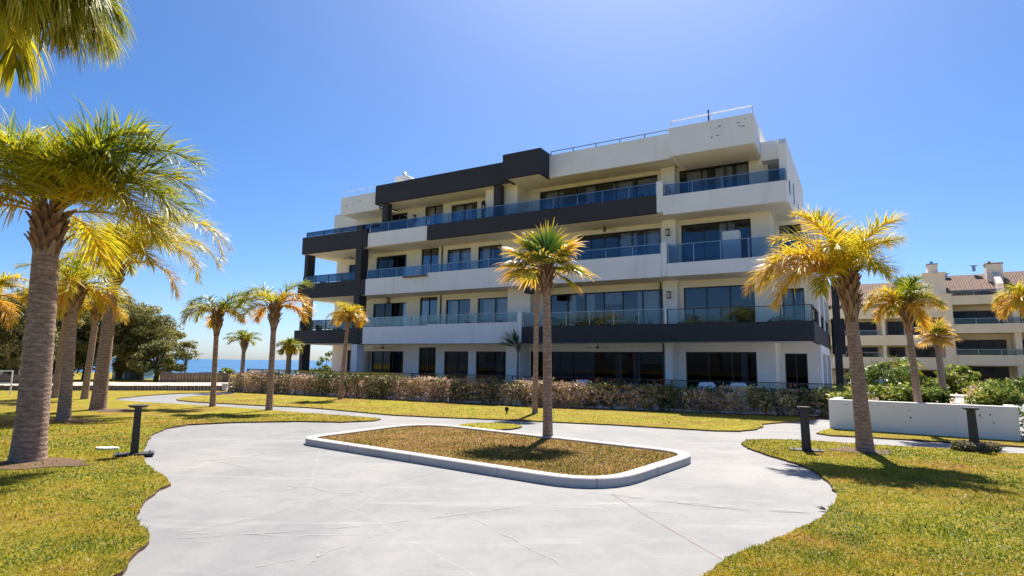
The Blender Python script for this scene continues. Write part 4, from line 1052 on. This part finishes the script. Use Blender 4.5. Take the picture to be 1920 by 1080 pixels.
# low rubble border under the hedge
rk = MB(); s = 0.0; r = random.Random(8)
while s < HL:
    p, t = hat(s); L = r.uniform(.25, .8); nrm = np.array([-t[1], t[0], 0]); nrm = nrm if nrm[1] > 0 else -nrm
    hgt = r.choice([.10, .15, .2, .34, .28]); c = p + t * L / 2 + nrm * .32; k = 9; vs = []
    for lv, (f, zz) in enumerate(((1.0, -.03), (1.02, hgt * .55), (.72, hgt * .92), (.25, hgt))):
        for j in range(k):
            a = 6.283 * j / k; rr = f * (1 + r.uniform(-.14, .14))
            vs.append(c + t * math.cos(a) * L * .55 * rr + nrm * math.sin(a) * .2 * rr + np.array([0, 0, zz + r.uniform(-.015, .015)]))
    rk.add(vs, [(lv * k + j, lv * k + (j + 1) % k, (lv + 1) * k + (j + 1) % k, (lv + 1) * k + j) for lv in range(3) for j in range(k)] + [tuple(range(3 * k, 4 * k))])
    s += L * .9
o = rk.build('rock_border', M['kerbstone'], hedge, smooth=True)
# dark earth bed in front
bed = []
for i in range(len(hp)):
    p, t = hat(sum(seg[:i])); nrm = np.array([-t[1], t[0], 0]); nrm = nrm if nrm[1] > 0 else -nrm; bed.append((p - nrm * .22, p + nrm * 1.2))
slab('planting_bed', [tuple(b[0][:2]) for b in bed] + [tuple(b[1][:2]) for b in bed[::-1]], -.02, .047, M['soil'], 'dark earth bed at the foot of the hedge')

# terrace plants, flowers and cloths just behind the hedge
def flowers(x, D, lab, zt=1.0):
    q = AT(x, 712, D); root = empty('flowering_plant', (q[0], q[1], .03)); tag(root, lab, 'plant', 'flowering pots behind the hedge')
    mb = MB(); mb.bar((0, 0, 0), (0, 0, .45), .17, 12, .23); mb.build('pot', M['terracotta'], root)
    C, A, _ = clumps((0, 0, .65), (.30, .30, .26), 14, 500, .14, None, int(x)); leaf_cloud('foliage', C, .09, A * .6, M['shrub'], root)
    fl_ = rng.normal(size=(34, 3)) * np.array([.22, .22, .07]) + np.array([0, 0, zt - .08]); tag(leaf_cloud('flowers', fl_, .07, np.full(34, .5), M['orange'], root, aspect=1), kind='stuff')
flowers(1112, 23.2, 'orange flowers poking over the hedge right of the island palm')
flowers(1137, 23.4, 'second clump of orange flowers over the hedge below the wide window')
flowers(1236, 22.8, 'small red flowers over the hedge below the right edge of the wide window')
def parasol_table(x, D, lab):
    q = AT(x, 712, D); t = empty('garden_table', (q[0], q[1], .04), YAW + .3); tag(t, lab, 'table', 'cloth covered tables on the terrace')
    mb = MB(); k = 20
    for (rr, z) in ((.02, .98), (.42, .97), (.5, .8), (.56, .3)):
        pass
    vs = []; rs = [(.03, .93, 0), (.26, .92, 0), (.33, .80, .02), (.37, .55, .05), (.4, .2, .08)]
    for (rr, z, wv) in rs:
        for j in range(k): a = 6.283 * j / k; r2 = rr + wv * math.sin(a * 6); vs.append((r2 * math.cos(a), r2 * math.sin(a), z + (.03 * math.sin(a * 2) if rr < .45 else 0)))
    mb.add(vs, [(l * k + j, l * k + (j + 1) % k, (l + 1) * k + (j + 1) % k, (l + 1) * k + j)[::-1] for l in range(4) for j in range(k)] + [tuple(range(k))])
    mb.build('tablecloth', M['cloth'], t, smooth=True); MB().bar((0, 0, 0), (0, 0, .95), .035, 8).bar((0, 0, 0), (0, 0, .04), .25, 12).build('pedestal', M['metal'], t)
parasol_table(1094, 23.5, 'white covered table just right of the island palm, behind the hedge')
parasol_table(1325, 22.4, 'white covered table in front of the right ground floor window')
parasol_table(1384, 22.2, 'rightmost white covered table, near the right edge of the ground floor window')
# spiky plants on the first floor right balcony
for i, (u, lab) in enumerate([(-12.4, 'left of the centre palm trunk'), (-10.3, 'right of the centre palm trunk'), (-8.1, 'near the white rail post'), (-5.2, 'at the left of the corner balcony'), (-3.7, 'at the middle of the corner balcony'), (-1.3, 'at the right end by the recessed window')]):
    root = empty('potted_plant', bpos(u, .55, F1), YAW); tag(root, 'yellow green trough plant on the first floor, ' + lab, 'plant', 'trough plants on the first floor balcony')
    MB().box(-.55, .55, -.14, .14, 0, .42).build('trough', M['cloth'] if i % 2 else M['metal'], root, bevel=.01)
    N = 420; q = rng.random((N, 3)); C = np.stack([(q[:, 0] - .5) * 1.15, (q[:, 1] - .5) * .35, .42 + .34 * q[:, 2] * (1 - ((q[:, 0] - .5) * 1.7) ** 2)], 1)
    leaf_cloud('foliage', C, .15, np.full(N, .55) + rng.normal(size=N) * .2, M['shrub'], root, up=-.2, aspect=.2)

# ------------------------------------------------------------------ bollard lamps
def bollard(label, base, top_px, Y, h, w, base_kind, lean=(0, 0), rz=0.0, cap=.17):
    root = empty('bollard', (base[0], base[1], .035), rz); tag(root, label, 'bollard', 'charcoal bollards beside the paths')
    lx, ly = lean; mb = MB(); hw = w / 2
    vs = []
    for (z, s_) in ((0.03, 1.0), (h - .02, .88)):
        f = z / h
        for (a, b) in ((-1, -1), (1, -1), (1, 1), (-1, 1)): vs.append((a * hw * s_ + lx * f, b * hw * s_ + ly * f, z))
    mb.add(vs, [(0, 1, 5, 4), (1, 2, 6, 5), (2, 3, 7, 6), (3, 0, 4, 7), (3, 2, 1, 0), (4, 5, 6, 7)]).build('post', M['bollard'], root, bevel=.006)
    MB().bar((lx, ly, h - .02), (lx, ly, h + .012), cap * .8, 24, cap).bar((lx, ly, h + .012), (lx, ly, h + .02), cap, 24, cap * .97).build('lamp_cap', M['bollard'], root)
    if base_kind == 'plate':
        MB().box(-.28, .28, -.13, .13, -.01, .03).build('base_plate', M['bollard'], root, bevel=.006)
        bt = MB()
        for a in (-.22, .22):
            for b in (-.09, .09): bt.bar((a, b, .03), (a, b, .048), .016, 6)
        bt.build('bolts', M['metal'], root)
    return root
pb = G(251, 857); bollard('upright charcoal bollard with a flat cap at the left edge of the plaza', pb, None, 0, .78, .115, 'plate', (0, 0), R(31), .15)
pb = G(1513, 849); bollard('charcoal bollard on a plate left of the big leaning palm', pb, None, 0, .80, .165, 'plate', (-.02, 0), R(-26), .12)
pb = G(1829, 848); bollard('charcoal bollard rising from a low clipped bush near the white planter', pb, None, 0, .80, .16, 'bush', (-.02, 0), R(-37), .145)
root = empty('clipped_bush', (pb[0], pb[1] - .02, .03)); tag(root, 'low brown clipped bush ring around the foot of the rightmost bollard', 'bush')
N = 5200; a = rng.random(N) * 6.283; rr = .10 * np.sqrt(rng.random(N)); ph_ = rng.random(N) * 6.283
C = np.stack([(.27 + rr * np.cos(ph_)) * np.cos(a) * 1.25, (.2 + rr * np.cos(ph_)) * np.sin(a), .085 + rr * np.sin(ph_) * .95], 1)
leaf_cloud('foliage', C, .035, np.full(N, .12) + rng.normal(size=N) * .12 + (C[:, 2] > .13) * .15, M['hedge'], root)
tb = MB(); K = 24
ring = [(.27 * 1.25 * math.cos(6.283 * i / K), .2 * math.sin(6.283 * i / K), .07) for i in range(K + 1)]
tb.tube(ring, [.075] * (K + 1), 8).build('twigs', M['limb'], root)
# flat white drain lid on the left lawn
q = G(200, 846); t = empty('drain_cover', (q[0], q[1], .03)); tag(t, 'small pale flat stone lid lying in the left lawn beside the bollard', 'lid')
MB().add([(.19 * math.cos(a) * (1 + .1 * math.sin(3 * a)), .10 * math.sin(a), z) for z in (0.0, .035) for a in [6.283 * i / 14 for i in range(14)]],
         [tuple(range(14))[::-1], tuple(range(14, 28))] + [(i, (i + 1) % 14, 14 + (i + 1) % 14, 14 + i) for i in range(14)]).build('lid', M['cloth'], t)
# scorched soil at palm feet
for (x, y, rx, ry, lab) in [(66, 874, .75, .45, 'bare reddish soil around the foot of the largest palm'), (215, 772, .6, .5, 'bare soil around the foot of the flared palm'), (140, 792, .6, .4, 'bare soil at the foot of the second palm'), (1615, 849, .55, .4, 'bare soil around the foot of the big leaning palm')]:
    c = G(x, y); P = [(c[0] + rx * math.cos(a) * (1 + .22 * math.sin(5 * a + x)), c[1] + ry * math.sin(a) * (1 + .2 * math.sin(4 * a + 1))) for a in [6.283 * i / 28 for i in range(28)]]
    slab('bare_soil', P, .03, .044, M['soil'], lab)
# twigs dropped on the plaza edge
t = empty('fallen_twig', tuple(G(1549, 957, .01))); tag(t, 'small dry tuft of twigs lying at the edge of the right lawn', 'twig')
mb = MB()
for i in range(16):
    a = random.uniform(2.2, 4.2); L = random.uniform(.05, .13); mb.bar((0, 0, .005), (L * math.cos(a), L * .5 * math.sin(a), random.uniform(.01, .05)), .004, 4, .002)
mb.build('twigs', M['wood'], t)
# low lawn spotlight near the thin trunk
q = G(950, 778); t = empty('garden_spotlight', (q[0], q[1], .03)); tag(t, 'tiny dark garden spotlight on the lawn strip left of the thin trunk', 'spotlight')
MB().bar((0, 0, 0), (0, 0, .1), .02, 6).build('stake', M['frame'], t); MB().bar((0, .04, .1), (0, -.08, .16), .05, 10, .065).build('lamp_head', M['frame'], t)

# ------------------------------------------------------------------ white planter on the right
A0 = G(1560, 806)[:2]; A1 = G(1915, 830)[:2]; dv_ = (A1 - A0) / np.linalg.norm(A1 - A0); nv = np.array([-dv_[1], dv_[0]])
if nv[1] < 0: nv = -nv
PL = np.linalg.norm(A1 - A0); prt = empty('planter_wall', (A0[0], A0[1], 0), math.atan2(dv_[1], dv_[0]))
tag(prt, 'long white rendered planter wall with shrubs on top at the right', 'planter')
sgn = 1
MB().box(-.05, PL, 0, .2, -.02, .78).box(-.05, .15, .201, 6.0, -.02, .778).box(PL - .2, PL, .201, 6.0, -.02, .778).box(.151, PL - .201, 5.8, 6.0, -.02, .776).build('wall', M['planterwhite'], prt, bevel=.012)
MB().box(.16, PL - .21, .21, 5.79, .3, .70).build('soil', M['soil'], prt)
MB().box(2.0, PL - .22, 1.9, 5.7, .701, .72).build('paving_slab', M['paving'], prt)
sk = MB()
for (x_, z_) in ((.55, .22), (.6, .18), (.35, .66), (1.7, .6), (1.72, .42), (3.05, .55), (3.08, .5), (PL - .5, .58), (PL - .45, .4)):
    r_ = random.uniform(.008, .018); sk.add([(x_ + r_ * math.cos(a), -.003, z_ + 1.6 * r_ * math.sin(a)) for a in [1.047 * i for i in range(6)]], [tuple(range(6))])
sk.build('chipped_paint', M['louvre'], prt)
def shrub(label, base, z, rad, leaves, size, seed, age=.1, aspect=.35, mat='shrub', group='shrubs on the right', k=30, cl=.22, name='shrub', up=.6):
    root = empty(name, (base[0], base[1], z)); tag(root, label, 'shrub', group)
    C, A, cc = clumps((0, 0, rad[2] * .75), rad, k, leaves, cl, None, seed); C = C[C[:, 2] > .0]; A = A[:len(C)]
    leaf_cloud('foliage', C, size, A + age, M[mat], root, up=up, aspect=aspect)
    MB().tube([(0, 0, 0), (.03, .02, rad[2] * .5), (0, .03, rad[2] * 1.1)], [.04, .028, .01], 6).build('stem', M['limb'], root); return root
def on_planter(x, d, z=.7): p = A0 + dv_ * x + nv * d; return (p[0], p[1], z)
def ppx(px_, D): q = AT(px_, 750, D); return (q[0], q[1])
shrub('fresh green leafy shrub in the planter between the two leaning palms', ppx(1682, 16.4), .70, (.55, .45, .25), 1500, .16, 31, .15)
shrub('bright green shrub in the planter touching the smaller leaning palm on its left', ppx(1718, 16.2), .70, (.4, .4, .24), 1100, .16, 32, .2)
shrub('green shrub in the planter just right of the smaller leaning palm', ppx(1742, 15.9), .70, (.36, .4, .2), 900, .16, 33, .1)
shrub('rounded green shrub at the right end of the planter', ppx(1865, 14.9), .70, (.42, .45, .24), 1300, .15, 34, .15)
shrub('low green ground cover at the left end of the planter', ppx(1600, 17.0), .68, (.6, .3, .12), 1100, .10, 35, .3, k=20, cl=.15)
shrub('low reddish plant behind the rounded shrub in the planter', ppx(1838, 15.4), .70, (.25, .25, .25), 400, .12, 36, .5, mat='hedge')
shrub('yellow green bush between the hedge end and the planter', tuple(BW(1.0, -4.8)[:2]), .0, (.9, .5, .62), 2600, .13, 37, .35)
shrub('dark green plant hugging the right end of the planter', tuple((A1 + dv_ * .6 + nv * .4)), .0, (.5, .5, .55), 1500, .12, 38, -.1)

# ------------------------------------------------------------------ gardens of the right building
def gpx(x, y): p = G(x, y); return (p[0], p[1])
shrub('big rounded cycad like bush between the two leaning palms, in front of the far building', gpx(1664, 739), 0, (1.4, 1.2, 1.05), 4200, .34, 41, -.05, aspect=.2, k=46, cl=.5, name='bush')
shrub('tall light green bush directly left of the smaller leaning palm', gpx(1700, 737), 0, (.7, .8, .55), 1400, .32, 42, .1, aspect=.25, k=30, cl=.42, name='bush')
shrub('light green leafy bush right of the smaller leaning palm', gpx(1735, 738), 0, (.7, .8, .5), 1400, .30, 43, .25, aspect=.4, k=30, cl=.4, name='bush')
shrub('pale broad leaved shrub right of the small golden palm', gpx(1800, 738), 0, (1.1, .9, .95), 2000, .34, 44, .35, aspect=.45, k=30, cl=.42, name='bush')
shrub('long dark hedge with a light green top in front of the far building', gpx(1868, 741), 0, (2.5, .9, .55), 4600, .18, 45, .2, aspect=.5, k=70, cl=.4, name='clipped_hedge')
shrub('dark hedge leaving the photo at the right edge', gpx(1955, 742), 0, (2.0, .9, .6), 3200, .22, 46, .05, aspect=.5, k=50, cl=.4, name='clipped_hedge')
shrub('dark low shrub at the foot of the small golden palm', gpx(1775, 737), 0, (1.1, .6, .5), 1300, .2, 47, -.1, k=20, cl=.3)
shrub('dark bush beside the charcoal rear column', gpx(1606, 728), 0, (.7, .6, 1.1), 1500, .22, 48, -.15, k=24, cl=.32, name='bush')
# small palm like shrub
q = gpx(1690, 735); root = empty('palm_tree', (q[0] - .6, q[1] - 1, 0)); tag(root, 'short dark stemmed palm growing inside the big bush on the right', 'palm tree', 'palms of the right lawn')
MB().tube([(0, 0, 0), (0, 0, 1.7)], [.16, .13], 10).build('trunk', M['bark'], root); mb = MB()
for (az, e0, e1, L, age) in auto_fronds(20, 1.5, 51, age0=.05, age1=.35): frond_geo(mb, (0, 0, 1.7), R(az), e0, e1, L, age, .45, 24, .025)
mb.build('crown', M['palm'], root)
q = gpx(1640, 742); t = empty('parked_trolley', (q[0], q[1], 0)); bpy.data.objects.remove(t)

# ------------------------------------------------------------------ the cream building far right
W2 = 37.6
FB = empty('far_apartment_building', tuple(BW(0, W2)), YAW); tag(FB, 'cream apartment building with tiled roof and chimneys in the background on the right', 'building')
def fpart(name, mat, *boxes, label=None): return part(name, mat, *boxes, parent=FB, label=label)
fpart('wall', M['creamfar'], (-9, 8.5, 2.0, 11.0, 0, 7.4), label='left wing wall')
fpart('wall', M['creamfar'], (8.51, 30, 2.2, 11.0, 0, 8.3), label='right wing wall')
for (z0, z1) in ((1.54, 2.62), (3.7, 4.65), (6.2, 7.15)):
    fpart('balcony_band', M['creamfar'], (-9, 8.0, 0, .18, z0, z1), (-9, 8.0, .181, 1.99, z0, z0 + .2))
for (z0, z1) in ((1.94, 2.85), (4.75, 5.55), (7.28, 8.07)):
    fpart('balcony_band', M['creamfar'], (8.75, 30, -.1, .1, z0, z1), (8.75, 30, .101, 2.19, z0, z0 + .2))
fpart('pier', M['creamfar'], (8.01, 8.74, -.2, 2.1, 0, 8.3), (-.6, -.2, .2, 1.99, 0, 7.2), (3.3, 3.6, .2, 1.99, 0, 6.2))
for u in (12.9, 17.2, 21.5, 25.8): fpart('pier', M['creamfar'], (u, u + .45, .11, 2.19, 0, 7.28))
for (z0, z1) in ((.1, 1.5), (2.66, 3.66), (4.7, 6.1)):
    for (a, b) in ((-3.6, -1.2), (.2, 2.9), (3.85, 5.1), (5.8, 7.6)):
        window(a, b, z0, z1 - .08, 1.86, 2, [(a + .2, a + .8)] if (a + z0) % 2 > 1 else (), parent=FB)
for (z0, z1) in ((.1, 1.85), (2.9, 4.25), (5.6, 6.85)):
    for (a, b) in ((8.95, 12.6), (13.6, 16.9), (17.9, 21.2), (22.2, 25.5)):
        window(a, b, z0, z1, 2.06, 4, [(a + 1.1, a + 1.7)] if z0 > 1 else (), parent=FB)
for (a, b, z) in ((-.2, 3.2, 4.66), (-9, 3.2, 7.16), (-.2, 3.2, 2.63)): railing(a, b, .1, z, z + .45, Gc, M['metal'], 1.5, parent=FB)
for (a, b, z) in ((8.8, 29, 8.08), (8.8, 29, 5.56), (8.8, 29, 2.86)): railing(a, b, 0, z, z + .5, Gc, M['metal'], 1.5, parent=FB)
def roof(u0, u1, w0, w1, z0, z1, wr):
    MB().add([(u0, w0, z0), (u1, w0, z0), (u1, wr, z1), (u0, wr, z1), (u0, w1, z0), (u1, w1, z0), (u0, w0, z0 - .15), (u1, w0, z0 - .15), (u0, w1, z0 - .15), (u1, w1, z0 - .15)],
             [(0, 1, 2, 3), (3, 2, 5, 4), (0, 3, 4, 8, 6), (1, 7, 9, 5, 2), (6, 7, 1, 0), (9, 8, 4, 5)]).build('roof', M['tiles'], FB)
roof(-9, 7.3, 1.2, 13, 7.7, 10.25, 6)
roof(8.6, 12.2, 1.9, 13, 8.75, 10.6, 5.5)
roof(12.75, 30, 1.9, 13, 8.75, 10.7, 5.5)
fpart('chimney_stack', M['creamfar'], (6.9, 8.5, 1.0, 3.2, 7.41, 10.25), (6.8, 8.6, .9, 3.3, 10.251, 10.4), label='wide plain tower beside the tiled roof')
fpart('chimney', M['creamfar'], (7.25, 8.05, 1.4, 2.4, 10.401, 11.2)); fpart('chimney_cap', M['metal'], (7.2, 8.1, 1.35, 2.45, 11.201, 11.3), (7.5, 7.75, 1.7, 1.95, 11.301, 11.55))
MB().add([(u, w, z) for u in (12.25, 12.7) for (w, z) in ((1.5, 8.1), (1.5, 9.2), (4.2, 10.9), (5.6, 10.9), (5.6, 8.1))],
         [(0, 1, 2, 3, 4), (9, 8, 7, 6, 5)] + [(i, 5 + i, 5 + (i + 1) % 5, (i + 1) % 5) for i in range(5)]).build('party_wall', M['creamfar'], FB)
fpart('chimney', M['creamfar'], (11.9, 13.1, 3.6, 4.8, 9.5, 11.25)); fpart('chimney_cap', M['terracotta'], (11.85, 13.15, 3.55, 4.85, 11.251, 11.35), (12.1, 12.3, 3.9, 4.1, 11.351, 11.55))
for (u, w, z, sx) in ((8.9, 4.9, 10.2, .18), (11.1, 5.3, 10.9, .25)): fpart('roof_vent', M['metal'], (u, u + sx, w, w + .25, z, z + .5), (u - .15, u + sx + .15, w - .1, w + .35, z + .501, z + .56))
# table under the trees and a rack in front
for i, (x, y, lab) in enumerate([(1668, 729, 'blue trestle bench in front of the far building'), (1632, 727, 'pale bench beside the charcoal column')]):
    q = gpx(x, y + 6); t = empty('garden_bench', (q[0], q[1], 0), YAW); tag(t, lab, 'bench', 'benches in the right garden'); mt = M['bluepaint'] if i == 0 else M['cloth']
    MB().box(-1.2, 1.2, -.2, .2, .42, .48).build('seat', mt, t); MB().box(-1.2, 1.2, .2, .24, .52, .8).build('backrest', mt, t)
    for sx in (-1.0, 1.0): MB().box(sx - .04, sx + .04, -.18, .24, 0, .42).build('leg', mt, t)

# ------------------------------------------------------------------ left background: trees, fences, huts
def tpx(x, y): p = G(x, y); return (p[0], p[1])
broad_tree('tall dark spreading tree in front of the sea, rightmost of the tree group', tpx(262, 711), 6.2, (2.5, 2.0, 2.3), 70, 9500, .75, .26, 61, .22, .60, extra=((2.9, 0, 2.6, .8, 420), (3.9, 0, 1.9, .4, 120), (-1.2, 0, 5.6, .6, 300)))
broad_tree('round low dark tree beside the fence, in front of the taller one', tpx(292, 714), 2.9, (1.7, 1.3, 1.15), 44, 5200, .5, .22, 62, .16, .55, age=-.05)
broad_tree('olive green tree behind the flared palm', tpx(222, 711), 6.4, (1.8, 1.6, 2.7), 60, 7500, .7, .26, 63, .2, .6, age=.12)
broad_tree('broad olive tree filling the gap between the palms on the left', tpx(160, 712), 6.6, (2.3, 1.8, 2.8), 70, 9000, .75, .26, 64, .22, .58, age=.12)
broad_tree('dark tree behind the slim trunks on the left', tpx(100, 713), 6.4, (2.0, 1.8, 2.8), 64, 8000, .75, .26, 65, .2, .6)
broad_tree('tall dark tree at the left edge behind the largest palm', tpx(22, 716), 6.0, (2.4, 2.0, 2.3), 64, 8500, .75, .26, 66, .24, .6, age=-.02)
broad_tree('dark tree past the left edge', tpx(-70, 716), 6.5, (2.6, 2.2, 2.6), 60, 7000, .8, .28, 67, .24, .6)
broad_tree('thin young tree with sparse twigs in front of the sea, right of the dark tree', tpx(345, 712), 3.4, (.6, .5, .7), 12, 260, .28, .2, 68, .05, .75)
for i, (x, y, rr, hh, lab) in enumerate([(423, 712, .4, .9, 'tiny dark shrub in front of the sea between the two slender palms'), (611, 700, .7, 2.4, 'conical dark shrub seen through the left wing'), (602, 703, .8, 1.2, 'yellow green shrub seen through the left wing'), (632, 704, .6, 1.4, 'small shrub beside the wall seen through the left wing'), (575, 703, 1.2, .9, 'low yellow green bush left of the charcoal pillar'), (505, 707, 1.6, .8, 'low yellow green bush behind the hedge between the slender palms')]):
    q = AT(x, y, 44); shrub(lab, (q[0], q[1]), -.03, (rr, rr, hh * .6), 700, .2, 70 + i, .1 if i != 1 else -.1, k=14, cl=.3, group='shrubs in front of the sea', aspect=.5)

def slat_fence(label, p, q, h, name='slat_fence', mat='wood', group='fences on the left'):
    p = np.array(p[:2]); q = np.array(q[:2]); L = np.linalg.norm(q - p); t = empty(name, (p[0], p[1], 0), math.atan2(q[1] - p[1], q[0] - p[0])); tag(t, label, 'fence', group)
    mb = MB(); x = 0.0; r = random.Random(int(L))
    while x < L: wv = r.uniform(.10, .2); mb.box(x, x + wv - .012, 0, .03, -.02, h * r.uniform(.94, 1.03)); x += wv
    mb.build('boards', M[mat], t); MB().box(0, L, .031, .07, h * .75, h * .83).box(0, L, .031, .07, h * .2, h * .28).build('rails', M[mat], t)
    n = max(2, int(L / 2.4)); pm = MB()
    for i in range(n + 1): pm.box(L * i / n - .05, L * i / n + .05, .071, .16, -.02, h * 1.05)
    pm.build('posts', M[mat], t); return t
slat_fence('weathered brown board fence in front of the sea', G(300, 717), G(470, 717), .68)
slat_fence('weathered board fence at the far left behind the largest palm', G(-60, 719.5), G(100, 719.5), .55)
slat_fence('low dark woven fence along the edge of the left lawn', G(-40, 733.5), G(418, 733.5), .27)
slat_fence('short low dark fence piece just left of the hedge', G(427, 735), G(444, 735.5), .42)
q = G(421, 734); t = empty('white_post', (q[0], q[1], 0)); tag(t, 'short white post at the end of the low woven fence', 'post'); MB().box(-.1, .1, -.1, .1, -.02, .36).build('shaft', M['cloth'], t, bevel=.01); MB().box(-.13, .13, -.13, .13, .361, .41).build('cap', M['cloth'], t)
q = G(5, 741); t = empty('white_railing', (q[0] - 1.5, q[1], 0)); tag(t, 'white metal railing at the left edge beyond the lawn', 'railing')
for x_ in (0, .9, 1.8): MB().bar((x_, 0, -.02), (x_, 0, 1.0), .03, 6).build('post', M['whitemetal'], t)
MB().bar((0, 0, 1.0), (1.8, 0, 1.0), .03, 6).bar((0, 0, .5), (1.8, 0, .5), .02, 6).build('rail', M['whitemetal'], t)
def hut(label, x, D, wd_, h, mat, roofm):
    q = AT(x, 705, D); t = empty('beach_hut', (q[0], q[1], -.03)); tag(t, label, 'hut', 'small huts by the beach')
    MB().box(-wd_ / 2, wd_ / 2, 0, 1.8, 0, h).build('wall', mat, t)
    MB().add([(-wd_ / 2 - .12, -.15, h + .002), (wd_ / 2 + .12, -.15, h + .002), (wd_ / 2 + .12, 1.95, h + .002), (-wd_ / 2 - .12, 1.95, h + .002), (0, -.15, h + .4), (0, 1.95, h + .4)], [(0, 1, 4), (2, 3, 5), (1, 2, 5, 4), (3, 0, 4, 5), (3, 2, 1, 0)]).build('roof', roofm, t)
    MB().box(-.25, .25, -.03, -.002, 0, h * .8).build('door', M['louvre'], t)
hut('white hut between the tree trunks, left of the blue one', 222, 47, 1.0, 1.15, M['cloth'], M['cloth'])
hut('pale blue hut under the dark trees', 250, 47, 1.1, .95, M['bluepaint'], M['cloth'])
hut('white hut at the far left edge behind the trees', 12, 44, 2.6, 1.3, M['cloth'], M['cloth'])
